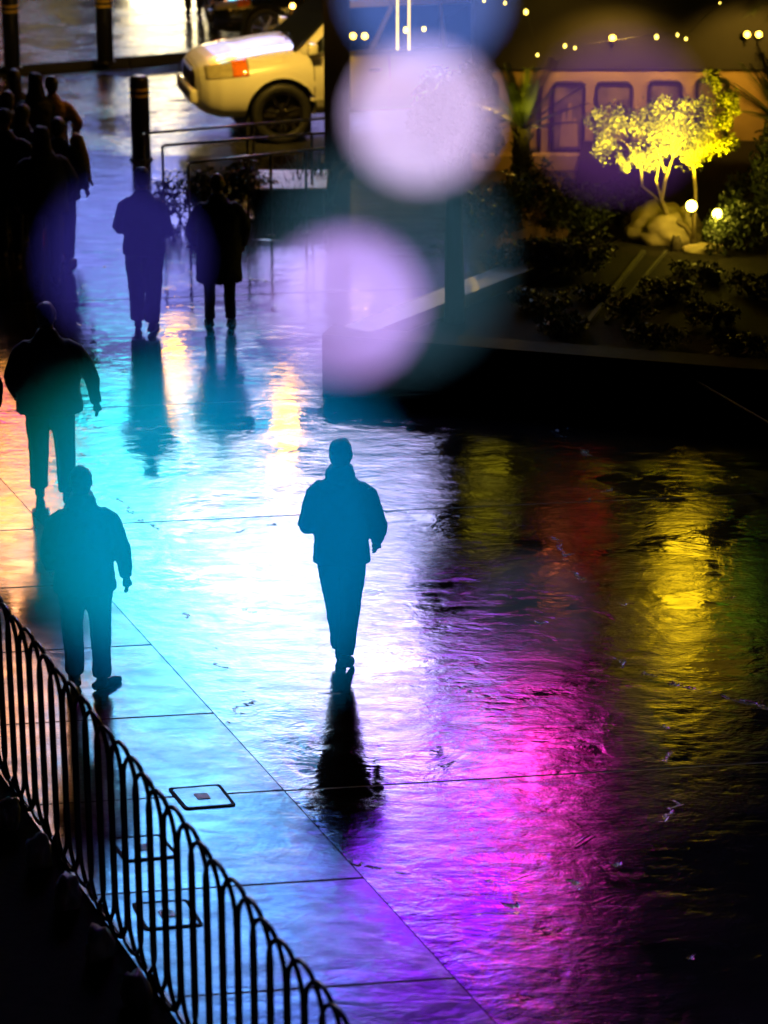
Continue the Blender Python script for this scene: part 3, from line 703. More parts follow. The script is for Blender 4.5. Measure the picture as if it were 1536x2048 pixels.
            for k in range(7):
                a = 2 * math.pi * k / 7 + .2; c_, s_ = math.cos(a), math.sin(a)
                tube(bm, [(c_ * wr * .10, s * .07, s_ * wr * .10), (c_ * wr * .64, s * .085, s_ * wr * .64)], [(.035, .02), (.022, .014)], 6)
            cyl(bm, (0, s * .075, 0), wr * .15, .05, 16, 'Y'); build('rim', bm, M_chrome, wroot)
            bm = bmesh.new(); cyl(bm, (0, -s * .03, 0), wr * .6, .02, 24, 'Y'); build('brake_disc', bm, M_grille, wroot)
    return root
CP = G(566, 288); a_car = math.radians(180 + 13)
hx = Vector((math.cos(a_car), math.sin(a_car), 0)); ly = Vector((-hx.y, hx.x, 0))   # car forward, car left
CW = 1.98; wx = -1.06
o_ = CP - hx * wx - ly * (CW / 2 - .03)
car('sport_utility_car', 'large white car with dark grille and amber lamp, its front beside the tall pillar', (o_.x, o_.y, 0), a_car, 4.4, CW,
    [(.06, .60, .46, 1.00), (0, .72, .40, 1.06), (-.10, .83, .34, 1.11), (-.26, .92, .30, 1.15), (-.55, .975, .29, 1.20), (-1.3, .985, .29, 1.28), (-2.4, .99, .29, 1.25), (-3.8, .98, .30, 1.25), (-4.25, .93, .33, 1.23), (-4.4, .86, .42, 1.18)],
    (wx, -3.65), .41, M_white, (1.18, -1.22, -4.30, -1.95, -3.95, 1.88, .90, .74), (.66, 1.34))
q = G(432, 100); a2 = math.radians(180 + 6)
hx2 = Vector((math.cos(a2), math.sin(a2), 0)); ly2 = Vector((-hx2.y, hx2.x, 0)); o2 = G(422, 98) - ly2 * .45
car('saloon_car', 'low black car parked behind the white car, cyan light on its bonnet', (o2.x, o2.y + .25, .0), a2, 4.4, 1.8,
    [(0, .62, .34, .66), (-.06, .74, .26, .72), (-.25, .84, .22, .78), (-.8, .89, .20, .86), (-1.4, .90, .20, .93), (-2.6, .90, .20, .95), (-3.9, .88, .22, .98), (-4.3, .80, .28, .95), (-4.4, .70, .36, .9)],
    (-.85, -3.5), .33, M_carblk, (.88, -1.25, -4.1, -2.1, -3.5, 1.38, .80, .62), (.62, 1.22))

# ------------------------------------------------------------------ pavilion and storefront on the right
YB = 35.3
pv = empty('pavilion', (0, 0, 0), label='dark flat-roofed pavilion with a square pillar beside the white car', cat='pavilion')
xl = W(648, 200, YB).x; xr = W(700, 200, YB).x
bm = bmesh.new(); box(bm, ((xl + xr) / 2, YB + .17, 1.55), (xr - xl, .34, 3.1), bev=.01); build('pillar', bm, M_dwall, pv)
bm = bmesh.new(); box(bm, ((xl + xr) / 2, YB + .17, .06), (xr - xl + .1, .44, .12), bev=.01); build('pillar_base', bm, M_dwall, pv)
bm = bmesh.new(); box(bm, ((xl + 1.15) / 2 - .05, YB + .45, 3.36), (1.15 - xl + .1, 1.5, .52), bev=.015); build('roof', bm, M_dwall, pv)
bm = bmesh.new(); box(bm, ((xl + 1.15) / 2 - .05, YB + .45, 3.64), (1.15 - xl + .18, 1.58, .03)); build('roof_edge', bm, M_steel, pv)
sf_ = empty('storefront', (0, 0, 0), label='ochre storefront wall with framed display cases behind the garden', cat='building')
bx0, bx1 = 1.155, 9.5
zw = W(1100, 138, YB + .2).z
bm = bmesh.new(); box(bm, ((bx0 + bx1) / 2, YB + .8, zw / 2), (bx1 - bx0, 1.2, zw)); build('wall', bm, M_wall, sf_)
bm = bmesh.new(); box(bm, ((bx0 + bx1) / 2, YB + .85, (3.7 + zw) / 2), (bx1 - bx0, 1.4, 3.7 - zw)); box(bm, ((.72 + 1.5) / 2, YB + .85, 5.5), (1.5 - .72, 1.4, 3.6)); box(bm, ((1.5 + bx1) / 2, YB + .85, 5.75), (bx1 - 1.5, 1.4, 4.1)); box(bm, (7.0, YB + 4, 3.5), (5, 5, 7.0)); build('upper_wall', bm, M_dwall, sf_)  # unseen left end and height shaped to keep the plaza reflection dark
bm = bmesh.new(); box(bm, ((1.5 + bx1) / 2, YB + .8, 7.845), (bx1 - 1.5 + .1, 1.7, .08)); build('parapet', bm, M_dwall, sf_)
bm = bmesh.new(); tube(bm, [(.80, YB + .4, 7.3), (.80, YB + .4, 8.6)], [.14, .11], 10); tube(bm, [(.80, YB + .4, 8.6), (.80, YB + .4, 9.1)], .05, 8); build('streak_mast', bm, M_dwall, sf_)  # unseen mast added to draw a dark streak in the reflection
bm = bmesh.new(); box(bm, ((bx0 + bx1) / 2, YB + .10, .10), (bx1 - bx0, .198, .22), bev=.02); build('plinth', bm, M_wall, sf_)
M_poster = mat('display_print', (0.03, 0.035, 0.06), 0.3, alt=(0.22, 0.16, 0.14), nscale=3.5)
def case(x0, x1, y0, y1, par):
    A, B = W(x0, y1, YB + .2), W(x1, y0, YB + .2); cx, cz, sx, sz = (A.x + B.x) / 2, (A.z + B.z) / 2, B.x - A.x, B.z - A.z
    bm = bmesh.new(); n = []
    def arch(hw, z0, z1, yy, r_): # rounded-top outline
        q = [(cx - hw, z0), (cx + hw, z0)]
        for k in range(7): a = math.pi / 2 * k / 6; q.append((cx + hw - r_ + r_ * math.cos(a), z1 - r_ + r_ * math.sin(a)))
        for k in range(7): a = math.pi / 2 + math.pi / 2 * k / 6; q.append((cx - hw + r_ + r_ * math.cos(a), z1 - r_ + r_ * math.sin(a)))
        return [bm.verts.new((u, yy, v_)) for u, v_ in q]
    yF = YB + .2
    o1 = arch(sx / 2, cz - sz / 2, cz + sz / 2, yF - .05, .09); i1 = arch(sx / 2 - .045, cz - sz / 2 + .045, cz + sz / 2 - .045, yF - .05, .06)
    o3 = arch(sx / 2, cz - sz / 2, cz + sz / 2, yF + .001, .09); i3 = arch(sx / 2 - .045, cz - sz / 2 + .045, cz + sz / 2 - .045, yF - .012, .06)
    N = len(o1)
    for k in range(N):
        j = (k + 1) % N
        bm.faces.new((o1[k], o1[j], i1[j], i1[k])); bm.faces.new((o1[k], o1[j], o3[j], o3[k])); bm.faces.new((i1[k], i1[j], i3[j], i3[k]))
    o = build('display_case', bm, M_black, par)
    bm = bmesh.new(); box(bm, (cx, yF - .015, cz), (sx - .08, .012, sz - .08)); build('display_panel', bm, M_poster, o)
    bm = bmesh.new(); 
    for k, (u, hh_) in enumerate(((-.12, .5), (.05, .62), (.2, .4))): tube(bm, [(cx + u * sx, yF - .024, cz - sz * .42), (cx + u * sx, yF - .024, cz - sz * .42 + sz * hh_)], [(.05, .002), (.02, .002)], 8)
    build('figure_print', bm, M_wall, o)
for c_ in ((1100, 1172, 163, 303), (1186, 1266, 163, 300), (1036, 1084, 168, 305), (938, 998, 160, 305), (1290, 1365, 160, 300), (1385, 1460, 155, 295)): case(*c_, sf_)
# backlit signs high on the storefront (seen only as reflections in the wet plaza)
def backlit(px0, px1, py0, py1, c, s, nm='backlit_sign'):
    A, B = M(px0, py0, YB - .02), M(px1, py1, YB - .02)
    bm = bmesh.new(); box(bm, ((A.x + B.x) / 2, YB + .10, (A.z + B.z) / 2), (B.x - A.x, .14, B.z - A.z), bev=.02)
    fr_ = build(nm, bm, M_black, sf_)
    bm = bmesh.new(); box(bm, ((A.x + B.x) / 2, YB + .015, (A.z + B.z) / 2), (B.x - A.x - .05, .02, B.z - A.z - .05)); build('sign_face', bm, emis('sign_light', c, s), fr_)
backlit(1325, 1405, 1085, 1290, (1.0, .62, .008), 7); backlit(1215, 1320, 1140, 1330, (1.0, .60, .008), .35); backlit(1410, 1500, 1180, 1420, (1.0, .55, .008), .3)
backlit(1240, 1420, 1310, 1400, (1.0, .60, .01), .5)
backlit(935, 1018, 920, 1075, (.75, .62, .01), .5); backlit(1150, 1215, 1052, 1078, (1.0, .03, .02), 4); backlit(1088, 1135, 1080, 1190, (1.0, .16, .04), 1.8)
backlit(1440, 1520, 1190, 1222, (.15, 1.0, .02), 2); backlit(1300, 1325, 1440, 1500, (.05, .8, .05), .8)
# ------------------------------------------------------------------ lamps
def area_spot(name, loc, target, energy, col, ang=70, blend=.6, rad=.04, parent=None):
    ld = bpy.data.lights.new(name, 'SPOT'); ld.energy = energy; ld.color = col; ld.spot_size = math.radians(ang); ld.spot_blend = blend; ld.shadow_soft_size = rad
    o = bpy.data.objects.new(name, ld); COL.objects.link(o); o.location = loc
    o.rotation_euler = (Vector(target) - Vector(loc)).to_track_quat('-Z', 'Y').to_euler()
    return o
def flood(c, aim, label, energy, col, s=45, ang=100, twin=False, size=.055, light=True, group=None, lens_s=None):
    root = empty('floodlight', c, label=label, cat='floodlight', group=group)
    d_ = (Vector(aim) - Vector(c)).normalized(); rot = d_.to_track_quat('Z', 'Y').to_matrix()
    offs = (-.075, .075) if twin else (0,)
    for q in offs:
        o_ = rot @ Vector((0, 0, 0)) + Vector((q, 0, 0))
        bm = bmesh.new(); tube(bm, [o_ - d_ * .11, o_ - d_ * .06, o_], [size * .55, size * .95, size * 1.08], 18); tube(bm, [o_ - d_ * .05, o_ - d_ * .05 - Vector((0, 0, .12))], .01, 6)
        h_ = build('housing', bm, M_black, root, True)
        bm = bmesh.new(); ball(bm, o_ + d_ * .004, (size * .95,) * 3, 14); build('lamp_lens', bm, emis('lamp_glow', col, s), h_, True)
    if light: area_spot('beam', Vector(c) + d_ * .09, aim, energy, col, ang).parent = None
    return root
YEL = (1.0, .68, .06); AMB = (1.0, .55, .05)
# spots round the small lit tree
TB = G(1388, 492, .36)
TY = TB.y
flood(W(1383, 412, TY - .35), cam.location, 'glaring floodlight in front of the lit tree stems, left of two', 0, (1, .72, .07), 30, size=.065, light=False, group='floodlights by the lit tree')
flood(W(1435, 428, TY - .15), cam.location, 'glaring floodlight right of the lit tree stems', 0, (1, .72, .07), 30, size=.06, light=False, group='floodlights by the lit tree')
def pt(loc, e_, col, r_=.05):
    ld = bpy.data.lights.new('lamp_light', 'POINT'); ld.energy = e_; ld.color = col; ld.shadow_soft_size = r_
    o = bpy.data.objects.new('lamp_light', ld); COL.objects.link(o); o.location = loc
pt(W(1383, 412, TY - .55), 12, (1, .72, .06)); pt(W(1435, 428, TY - .40), 14, (1, .72, .06))
area_spot('tree_beam', W(1378, 405, TY - .75), W(1270, 240, TY), 2000, (1, .76, .012), 78)
area_spot('tree_beam', W(1437, 422, TY - .6), W(1385, 220, TY), 1300, (1, .76, .012), 70)
area_spot('rock_beam', W(1383, 412, TY - .4), W(1320, 480, TY), 50, (1, .62, .08), 80)
# wall washers
def wl(px, py, label, e_, twin=True, Y=YB - .05):
    c = W(px, py, Y); flood(c, (cam.location.x + (c.x) * .6, 0, 6.5), label, 0, (1, .58, .05), 14, twin=twin, size=.042, light=False, group='wall floodlights on the storefront')
    if e_: area_spot('wall_beam', c + Vector((0, -.75, .25)), c + Vector((0, .4, -1.0)), e_ * 1.8, AMB, 120)
wl(718, 72, 'twin amber floodlight on the dark pillar', 0, Y=YB - .12); wl(1225, 76, 'single small amber floodlight above the display cases', 60, twin=False); wl(1506, 69, 'twin white-yellow floodlight at the right edge of the picture', 60)
area_spot('wall_beam', (2.6, YB - 1.3, 2.6), (2.4, YB, .4), 45, AMB, 120)
# two lanterns on brackets that light the road
def lantern(c, arm, label, e_, col, s, aim, ang):
    root = empty('street_lamp', (c.x, c.y, 0), label=label, cat='street lamp')
    px_ = arm.x - c.x
    bm = bmesh.new(); tube(bm, [(px_, arm.y - c.y, arm.z), (px_ * .6, (arm.y - c.y) * .6, c.z + .56), (0, 0, c.z + .50), (0, 0, c.z + .38)], .022, 10); build('bracket', bm, M_black, root, True)
    bm = bmesh.new(); tube(bm, [(0, 0, c.z + .345), (0, 0, c.z + .40)], [.17, .05], 16); build('cap', bm, M_black, root, True)
    bm = bmesh.new(); ball(bm, (0, 0, c.z), (.17, .17, .36), 20); build('globe', bm, emis('globe_glow', col, s), root, True)
    area_spot('lantern_beam', Vector((c.x, c.y, c.z - .42)), aim, e_, (1, .60, .08), ang, rad=.1); return root
L1 = M(570, 845, YB - .3)
lantern(L1, Vector((xl + .02, YB + .2, 3.2)), 'amber globe lantern on a bracket of the pavilion roof', 420, (1, .42, .02), 40, (-2.2, 38.2, .5), 66)
L2 = M(350, 735, 40.5)
r_ = lantern(L2, Vector((-5.75, 42.1, 4.6)), 'amber globe street lamp on a long arm above the road', 500, (1, .44, .03), 38, (-2.6, 38.6, 0), 75)
bm = bmesh.new(); tube(bm, [(-5.75 - L2.x, 42.1 - L2.y, .13), (-5.75 - L2.x, 42.1 - L2.y, 4.62)], [.06, .04], 12); build('pole', bm, M_black, r_, True)
# small amber lamp; the yellow post under it stands in for a light streak
flood(W(585, 12, 43.0), (0, 0, 6), 'small amber lamp on a thin stalk above the bonnet of the white car', 0, (1, .5, .08), 22, size=.04, light=False)
bm = bmesh.new(); a_ = W(585, 14, 43.05); tube(bm, [a_, W(566, 112, 43.05), Vector((W(566, 112, 43.05).x, 43.05, .0))], .012, 8)
o = build('streak_post', bm, M_yellowband, None); tag(o, 'thin yellow post standing in for an amber light streak behind the bonnet of the white car', 'post')
shop = empty('shop_front', (0, 0, 0), label='lit shop far across the road whose glow lies on the far pavement', cat='building')
bm = bmesh.new(); A = M(100, 40, 62); box(bm, (A.x - 1, 62.6, 3.0), (14, 1, 6)); build('wall', bm, M_dwall, shop)
for (p0, p1, y0, y1, c_, s_) in ((262, 402, -60, 95, (1.0, .80, .42), 24), (40, 160, 60, 130, (.9, .62, .02), .8), (-60, 20, -40, 60, (1, .35, .1), .8)):
    A, B = M(p0, y0, 62), M(p1, y1, 62); bm = bmesh.new(); box(bm, ((A.x + B.x) / 2, 62.04, (A.z + B.z) / 2), (B.x - A.x, .08, abs(B.z - A.z))); build('lit_window', bm, emis('window_glow', c_, s_), shop)
# ------------------------------------------------------------------ handrails of the ramp
def rail(p0, p1, posts, label, z=1.0, z1=None):
    a, b = G(*p0, z), G(*p1, z1 or z)
    root = empty('handrail', (a.x, a.y, 0), label=label, cat='handrail', group='steel handrails of the ramp')
    o_ = Vector((a.x, a.y, 0)); bm = bmesh.new(); d_ = (b - a).normalized(); tube(bm, [a - o_ - Vector((0, 0, .05)), a - o_ + d_ * .03, b - o_], .018, 10); build('top_rail', bm, M_steel, root, True)
    for t in posts:
        q = a.lerp(b, t) - o_; bm = bmesh.new(); tube(bm, [(q.x, q.y, .0), (q.x, q.y, q.z)], .016, 8); tube(bm, [(q.x, q.y, .001), (q.x, q.y, .012)], .05, 12); build('post', bm, M_steel, root, True)
rail((287, 267), (649, 237), (0.0, .60), 'long steel handrail in front of the car, the topmost of three')
rail((324, 291), (649, 266), (0.002, .52, .92), 'steel handrail in front of the car, the middle one of three')
rail((376, 326), (649, 297), (0.002, .60, .86), 'steel handrail above the shrubs, the lowest of three')
# planter with shrubs under the handrails
c0, c1 = G(338, 470), G(640, 395)
pb = empty('planter', ((c0.x + c1.x) / 2, (c0.y + c1.y) / 2, 0), label='low pale-rimmed planter beside the pillar under the handrails', cat='planter')
bm = bmesh.new(); box(bm, (.55, .4, .17), (.8, .9, .34), bev=.02); build('box', bm, M_conc, pb)
bm = bmesh.new(); box(bm, (.55, .4, .352), (.88, .98, .03), bev=.008); build('rim', bm, M_stone, pb)
gp = 'dark shrubs under the handrails'
for i, (px, py, rx, hh, sp, lb) in enumerate(((360, 440, .38, .62, 0, 'dark rounded shrub at the left end of the ramp planting'), (430, 430, .42, .60, 0, 'dark shrub behind the balding man in the long coat'),
        (495, 425, .36, .62, 0, 'dark shrub in the middle of the ramp planting'), (560, 425, .30, .50, 1, 'spiky dark plant in front of the yellow-lit patch by the ramp'), (622, 400, .30, .62, 1, 'spiky plant right against the pillar'))):
    shrub(G(px, py), (rx, .35, hh), 900 if not sp else 120, .045 if not sp else .02, M_leaf_dark, i + 3, lb, bool(sp), gp)
shrub(G(535, 425), (.24, .2, .42), 500, .05, mat('silver_leaf', (.45, .45, .44), .5, noise_amt=.3), 77, 'pale silvery shrub catching light right of the balding man')
# ------------------------------------------------------------------ raised garden on the right
C0 = G(645, 765); zt = .50
Ct = C0.copy(); Ct.z = zt
LB = G(1005, 530, zt); FR = G(1160, 710, zt); FR2 = Ct + (FR - Ct) * 4.2; FR2.z = zt
gw = empty('garden_wall', C0, label='low smooth wall with a sharp corner enclosing the raised dark garden', cat='wall')
def wallseg(bm, a, b, th, z0, z1, side):
    d_ = (b - a).normalized(); n = Vector((-d_.y, d_.x, 0)) * side * th
    prism(bm, [(a.x - C0.x, a.y - C0.y), (b.x - C0.x, b.y - C0.y), (b.x + n.x - C0.x, b.y + n.y - C0.y), (a.x + n.x - C0.x, a.y + n.y - C0.y)], z0, z1)
dL = (LB - Ct); dL.z = 0; LB2 = Ct + dL * 1.22
bm = bmesh.new(); wallseg(bm, Ct + dL.normalized() * .345, LB2, .34, 0, zt, -1); build('side_wall', bm, M_conc, gw)
bm = bmesh.new(); wallseg(bm, Ct, FR2, .34, 0, zt - .001, 1); build('front_wall', bm, M_wall_shade, gw)
ni = Vector((dL.y, -dL.x, 0)).normalized()
nf = Vector((-(FR - Ct).y, (FR - Ct).x, 0)).normalized()
i0 = Ct + ni * .33 + dL.normalized() * .32
bm = bmesh.new(); prism(bm, [(i0.x, i0.y), (FR2.x, FR2.y + .33), (FR2.x, YB + .19), (LB2.x + .9, YB + .19), (LB2.x + ni.x * .33, LB2.y + ni.y * .33)], .004, zt - .14)
o = build('garden_soil', bm, M_soil); o['kind'] = 'structure'
zs_ = zt - .14
def kerbline(p0, p1, w_, z0, z1, label):
    a, b = G(*p0, z1), G(*p1, z1); d_ = (b - a).normalized(); n = Vector((-d_.y, d_.x, 0)) * w_
    bm = bmesh.new(); prism(bm, [(a.x, a.y), (b.x, b.y), (b.x + n.x, b.y + n.y), (a.x + n.x, a.y + n.y)], z0, z1)
    o = build('garden_kerb', bm, M_dwall); tag(o, label, 'kerb', 'low kerbs dividing the garden')
kerbline((1180, 642), (1292, 500), .05, zs_ + .001, zs_ + .04, 'lit kerb climbing towards the tree, left of two'); kerbline((1215, 642), (1335, 500), .03, zs_ + .001, zs_ + .035, 'fainter kerb climbing towards the tree, right of two')
kerbline((1340, 733), (1560, 860), .03, zs_ + .001, zs_ + .03, 'thin dark kerb at the right edge of the plaza garden')
gg = 'dark garden shrubs below the storefront'
Yg = lambda px, py: G(px, py, zs_)
for i, (px, py, rx, hh, lb) in enumerate(((1000, 470, .45, .62, 'dark shrub at the left end of the garden, next to the big glow'), (1085, 455, .5, .68, 'dark shrub in front of the palm trunk'),
        (1160, 470, .5, .60, 'dark shrub below the display cases'), (1235, 450, .42, .52, 'dark shrub left of the lit boulder'), (1060, 545, .5, .35, 'low dark shrub nearest the garden wall'),
        (1150, 545, .45, .38, 'low dark shrub left of the climbing kerbs'), (1480, 500, .42, .55, 'dark shrub right of the lit boulder'), (1510, 440, .4, .6, 'dark shrub at the right edge under the fan palm'))):
    shrub(Yg(px, py), (rx, .4, hh), 1500, .04, M_leaf_dark, 30 + i, lb, False, gg)
rg = random.Random(12)
lbs = ['low black plant midway between the slim tree and the kerbs', 'low black plant just left of the climbing kerbs', 'low black plant nearest the front wall, left of the kerbs', 'low black plant right of the foot of the kerbs', 'low black plant below the small tree, right of the kerbs', 'low black plant on the front wall side, below the kerbs', 'low black plant right under the right floodlight', 'low black plant near the right edge, middle of the garden', 'low black plant at the right edge close to the front wall', 'low black plant at the right edge close to the tall bush']
for i, (px, py) in enumerate(((1080, 620), (1190, 600), (1120, 665), (1260, 640), (1340, 600), (1310, 690), (1400, 560), (1430, 650), (1480, 720), (1500, 590))):
    shrub(Yg(px, py), (rg.uniform(.28, .42), .3, rg.uniform(.14, .24)), 700, .035, M_leaf_dark, 60 + i, lbs[i], False, 'low plants in the unlit part of the garden')
shrub(Yg(1575, 480), (.5, .5, 1.6), 3500, .045, M_leaf_dark, 90, 'tall black bush filling the right edge beside the lit tree')
area_spot('wall_beam', (1.6, YB - .4, 1.6), G(880, 580, .5), 420, (1, .62, .05), 30)  # unseen spot added to warm the garden side wall
# lit tree
def tree_lit():
    root = empty('small_tree', Yg(1388, 492), label='small multi-stemmed tree with floodlit yellow-green leaves beside the boulder', cat='tree'); o_ = Vector(root.location); Y0 = o_.y
    P_ = lambda px, py, dy=0: W(px, py, Y0 + dy) - o_
    bm = bmesh.new()
    tube(bm, [P_(1388, 496), P_(1386, 470), P_(1370, 452, .02), P_(1335, 432, .05), P_(1322, 400, .05), P_(1330, 362, .0), P_(1345, 315, .0)], [.045, .038, .030, .028, .026, .022, .010], 10)
    tube(bm, [P_(1386, 490), P_(1388, 440, -.05), P_(1391, 380, -.05), P_(1386, 330, -.05), P_(1380, 290)], [.028, .024, .02, .018, .008], 10)
    tube(bm, [P_(1335, 432, .05), P_(1312, 395, .1), P_(1284, 372, .15), P_(1282, 330, .1), P_(1270, 290)], [.022, .018, .015, .012, .006], 8)
    tube(bm, [P_(1322, 400, .05), P_(1312, 360, -.1), P_(1320, 320, -.1)], [.015, .012, .006], 8)
    for (a_, b_) in (((1330, 345), (1290, 260)), ((1345, 315), (1340, 220)), ((1386, 330), (1430, 240)), ((1386, 330), (1410, 190)), ((1282, 330), (1225, 260)), ((1345, 315), (1390, 230))):
        tube(bm, [P_(*a_), P_((a_[0] + b_[0]) / 2 + 6, (a_[1] + b_[1]) / 2, .05), P_(*b_)], [.011, .008, .004], 6)
    build('trunk', bm, M_bark, root, True)
    rnd = random.Random(5); bm = bmesh.new(); k_ = 31.5 / FPX * 1.03
    cl = [(1330, 265, 70, 55), (1395, 265, 60, 55), (1270, 255, 55, 50), (1225, 250, 45, 45), (1300, 310, 45, 35), (1375, 315, 45, 28), (1425, 225, 48, 45), (1420, 170, 24, 35), (1455, 215, 28, 35), (1205, 300, 30, 30), (1350, 215, 45, 28), (1290, 215, 35, 22), (1245, 320, 24, 22), (1450, 280, 28, 25), (1190, 240, 22, 25)]
    for (px, py, rx, ry) in cl:
        for _ in range(5):
            ox, oy = rnd.uniform(-.6, .6) * rx, rnd.uniform(-.6, .6) * ry
            c = P_(px + ox * 1.15, py + oy * 1.15, rnd.uniform(-.25, .25)); s_ = rnd.uniform(.28, .6)
            leaves(bm, c, (rx * k_ * s_, .16, ry * k_ * s_), int(rx * ry * .10) + 14, .021, rnd)
        leaves(bm, P_(px, py), (rx * k_, .3, ry * k_), int(rx * ry * .05), .020, rnd)
    build('crown', bm, M_leaf_lit, root)
tree_lit()
bc = Yg(1330, 492); rock('boulder', (bc.x, bc.y + .25, zs_ + .12), (.40, .28, .30), M_rock, 4.4, 4, label='pale floodlit boulder at the foot of the small tree', cat='boulder')
bc = Yg(1345, 497); rock('boulder', (bc.x + .03, bc.y - .08, zs_ + .06), (.07, .06, .12), M_dbark, 9.4, 3, label='small dark rock in front of the floodlit boulder', cat='boulder')
bc = Yg(1410, 503); rock('boulder', (bc.x, bc.y, zs_ + .02), (.26, .12, .07), M_rock, 6.4, 3, label='flat lit rock under the right floodlight', cat='boulder')
# palms
def palm(name, c, th, tr, nf_, fl, m_, label, seed, droop=.5, tilt0=.2):
    rnd = random.Random(seed); root = empty(name, c, label=label, cat='palm tree')
    bm = bmesh.new(); pts = [(math.sin(k * .7) * .012, 0, th * k / 10) for k in range(11)]
    tube(bm, pts, [tr * (1.1 + .12 * (k % 2)) * (1 - .02 * k) for k in range(11)], 14)
    for k in range(90):
        a = rnd.uniform(0, 6.28); z = rnd.uniform(.1, 1) * th; q = Vector((math.cos(a), math.sin(a), 0))
        tube(bm, [q * tr * .9 + Vector((0, 0, z)), q * tr * 1.4 + Vector((0, 0, z + .05))], [(.02, .008), (.006, .003)], 5)
    build('trunk', bm, M_dbark, root)
    bm = bmesh.new()
    for k in range(nf_):
        a = 2.4 * k + rnd.uniform(-.3, .3); el = math.radians(rnd.uniform(15, 82)); d_ = Vector((math.cos(a) * math.cos(el), math.sin(a) * math.cos(el), math.sin(el)))
        p_ = Vector((0, 0, th * .97)); pts = [p_.copy()]; ln = fl * rnd.uniform(.75, 1.1)
        for j in range(9):
            d_ = (d_ + Vector((0, 0, -droop * .13 * (1.1 - math.sin(el) * .5)))).normalized(); p_ = p_ + d_ * ln / 9; pts.append(p_.copy())
        tube(bm, pts, [.012 * (1 - .09 * j) for j in range(10)], 5)
        for j in range(2, 10):
            dd = (pts[j] - pts[j - 1]).normalized(); sd = dd.cross(Vector((0, 0, 1))); sd = sd.normalized() if sd.length > .05 else Vector((1, 0, 0))
            for s in (-1, 1):
                for t in (0, .33, .66):
                    b0 = pts[j - 1].lerp(pts[j], t); l_ = ln * .24 * (1 - abs(j - 5) / 8); tip = b0 + (sd * s + dd * .9 - Vector((0, 0, .15))).normalized() * l_
                    w_ = dd * .012; bm.faces.new([bm.verts.new(b0 - w_), bm.verts.new(b0 + w_), bm.verts.new(tip)])
    build('crown', bm, m_, root)
palm('palm_tree', Yg(1042, 412), .95, .105, 26, .85, M_leaf_dark, 'short palm with a thick trunk before the ochre wall', 3, .25)
palm('palm_tree', Yg(1560, 520), 1.5, .12, 40, 1.0, M_leaf_dark, 'dark palm at the right edge beyond the lit tree', 8, .5)
palm('palm_tree', Vector((5.35, YB - 1.1, zs_)), 2.2, .09, 40, 1.5, M_leaf_dark, 'tall dark palm whose drooping fronds cross the top right', 12, 1.1)
# slim dark street tree in front of the garden wall
st = empty('street_tree', G(907, 712), label='slim dark tree with a small dense crown in front of the garden wall', cat='tree')
bm = bmesh.new(); tube(bm, [(0, 0, 0), (.01, 0, .6), (-.01, 0, 1.3), (0, 0, 2.2)], [.12, .105, .09, .07], 12)
for a in range(5): tube(bm, [(0, 0, 1.9), (math.cos(a * 1.3) * .28, math.sin(a * 1.3) * .28, 2.5)], [.03, .01], 6)
build('trunk', bm, M_dbark, st, True)
bm = bmesh.new(); rnd = random.Random(4)
for k in range(16):
    leaves(bm, (rnd.uniform(-.32, .32), rnd.uniform(-.25, .25), 2.55 + rnd.uniform(-.35, .35)), (.20, .2, .18), 170, .045, rnd)
build('crown', bm, M_leaf_dark, st)
# string lights over the garden
sl = empty('string_lights', (0, YB - .6, 0), label='scattered small yellow bulbs strung over the upper garden', cat='string lights')
bp = [(812, 60, .04), (848, 58, .03), (1010, 6, .02), (1052, 24, .035), (1130, 92, .025), (1150, 96, .02), (1075, 110, .02), (1313, 74, .03), (1355, 70, .02), (1372, 78, .02), (1440, 6, .012), (968, 1, .02)]
bp.sort()
q = [W(a, b, YB - .6) - Vector((0, YB - .6, 0)) for a, b, _ in bp]
bm = bmesh.new(); q2 = [q[0] + Vector((-.5, .3, .8))] + [x + Vector((0, 0, .03)) for x in q] + [q[-1] + Vector((1.2, .4, .9))]; tube(bm, q2, .004, 5); build('cable', bm, M_rubbercable, sl)
mb = emis('bulb_glow', (1, .72, .10), 7)
for x, (_, _, r_) in zip(q, bp):
    bm = bmesh.new(); ball(bm, x, (r_ * .8, r_ * .8, r_), 10); build('bulb', bm, mb, sl, True)
for (x_, lb) in ((795, 'left of two bright vertical light tubes at the top'), (818, 'right of two vertical light tubes, dotted')):
    A, B = W(x_, 100, YB - .3), W(x_, 22, YB - .3); bm = bmesh.new(); tube(bm, [A, B, Vector((B.x, B.y, 3.12))], [.012, .012, .004], 8); o = build('light_tube', bm, emis('tube_glow', (1, .7, .15), 3), None, True); tag(o, lb, 'lamp', 'light tubes hung under the pavilion roof')
# fallen leaf and small litter on the wet plaza
for (px, py, ln, lb) in ((1170, 1680, .07, 'small dark twig on the magenta-lit wet plaza'), (1300, 1048, .06, 'tiny twig on the dark plaza near the yellow sheen')):
    c = G(px, py, .01); bm = bmesh.new(); tube(bm, [(-ln, -ln * 1.1, 0), (0, .01, .006), (ln, ln * 1.3, 0)], [.004, .006, .003], 6); tag(build('twig', bm, M_dbark, None, True, (c.x, c.y, .012)), lb, 'twig')

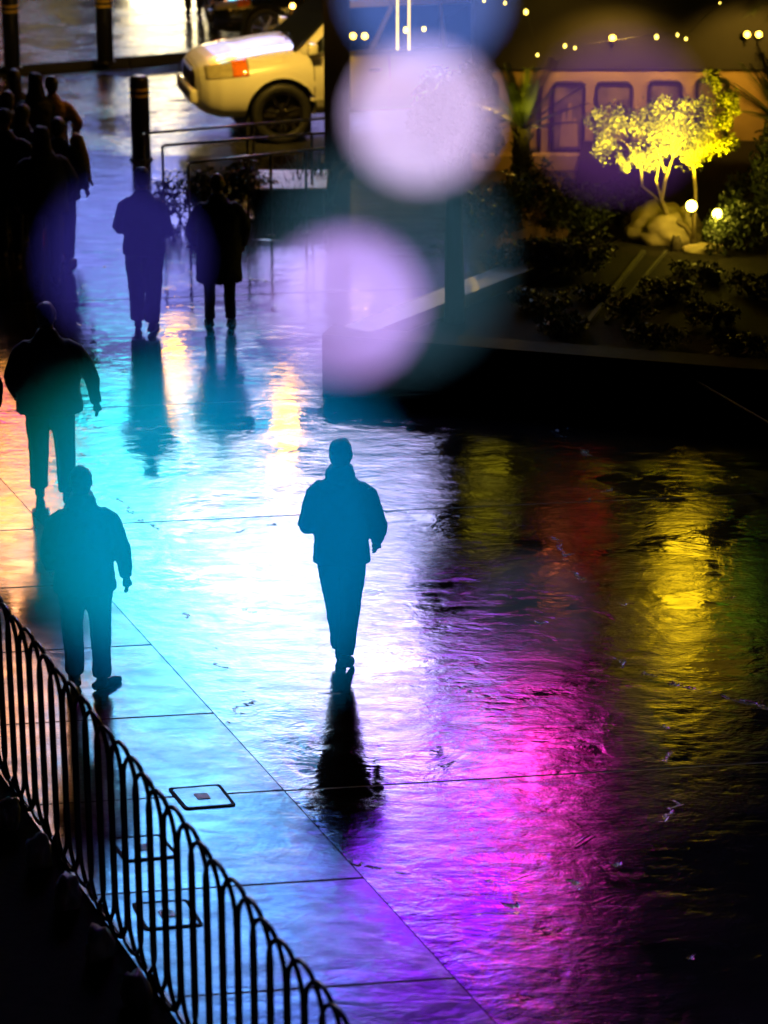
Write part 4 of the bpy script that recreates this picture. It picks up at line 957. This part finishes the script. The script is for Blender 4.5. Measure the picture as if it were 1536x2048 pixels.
# ------------------------------------------------------------------ coloured bulbs added close to the lens; out of focus they make soft discs
sup = empty('light_cable', (0, 1.0, 0), label='added overhead cable carrying the coloured bulbs close to the viewer', cat='cable')
bm = bmesh.new(); tube(bm, [(-3.2 + .32 * k, 0, H + .75 + .0012 * (k - 10) ** 2) for k in range(21)], .004, 6); build('wire', bm, M_rubbercable, sup)
for s in (-1, 1):
    bm = bmesh.new(); tube(bm, [(s * 3.2, 0, 0), (s * 3.2, 0, H + .95)], [.07, .05], 12); build('mast', bm, M_black, sup, True)
def strand(px, py, d, col, s, label, r_=.008):
    c = Vector(ray(px, py)); c = c.normalized() * d + cam.location
    root = empty('blur_bulb', c, label=label, cat='light bulb', group='added bulbs close to the viewer, blurred into soft discs')
    bm = bmesh.new(); tube(bm, [(0, 0, r_ * 1.1), (0, 0, .12), (0, 1.0 - c.y, H + .755 - c.z)], .0006, 5); build('wire', bm, M_rubbercable, root)
    bm = bmesh.new(); tube(bm, [(0, 0, r_ * .85), (0, 0, r_ * 1.5)], r_ * .35, 8); build('socket', bm, M_black, root)
    bm = bmesh.new(); ball(bm, (0, 0, 0), r_, 16); build('bulb', bm, emis('bulb_colour', col, s), root, True)
strand(842, 230, 1.12, (.80, .58, 1.0), 8.0, 'big soft lavender-white glow, the brightest, over the pavilion', .0096)
strand(694, 608, 1.08, (.60, .34, .98), 7.6, 'big soft lavender glow above the garden wall corner', .0096)
strand(1240, 230, 1.0, (.50, .13, .85), 1.2, 'faint purple glow over the display cases and tree')
strand(245, 520, 1.0, (.13, .10, 1.0), 1.7, 'deep blue glow over the back of the slim man')
strand(850, -20, 1.0, (.16, .30, 1.0), 5.0, 'blue glow cut by the top edge of the picture')
strand(450, 1060, .46, (.0, .42, 1.0), 4.4, 'added bulb blurred into a very wide faint blue lens haze over the middle of the plaza')  # this bulb and the next two are added to imitate lens haze
strand(255, 1010, .62, (.0, 1.0, .95), 1.5, 'added bulb blurred into a wide teal lens haze over the man behind the fence')
strand(775, 520, .70, (.25, .7, 1.0), .9, 'added bulb blurred into a wide dim teal haze round the lavender glow')
strand(1065, 1230, 1.3, (.35, .5, .8), .35, 'small dim grey-blue glow on the dark wet plaza')
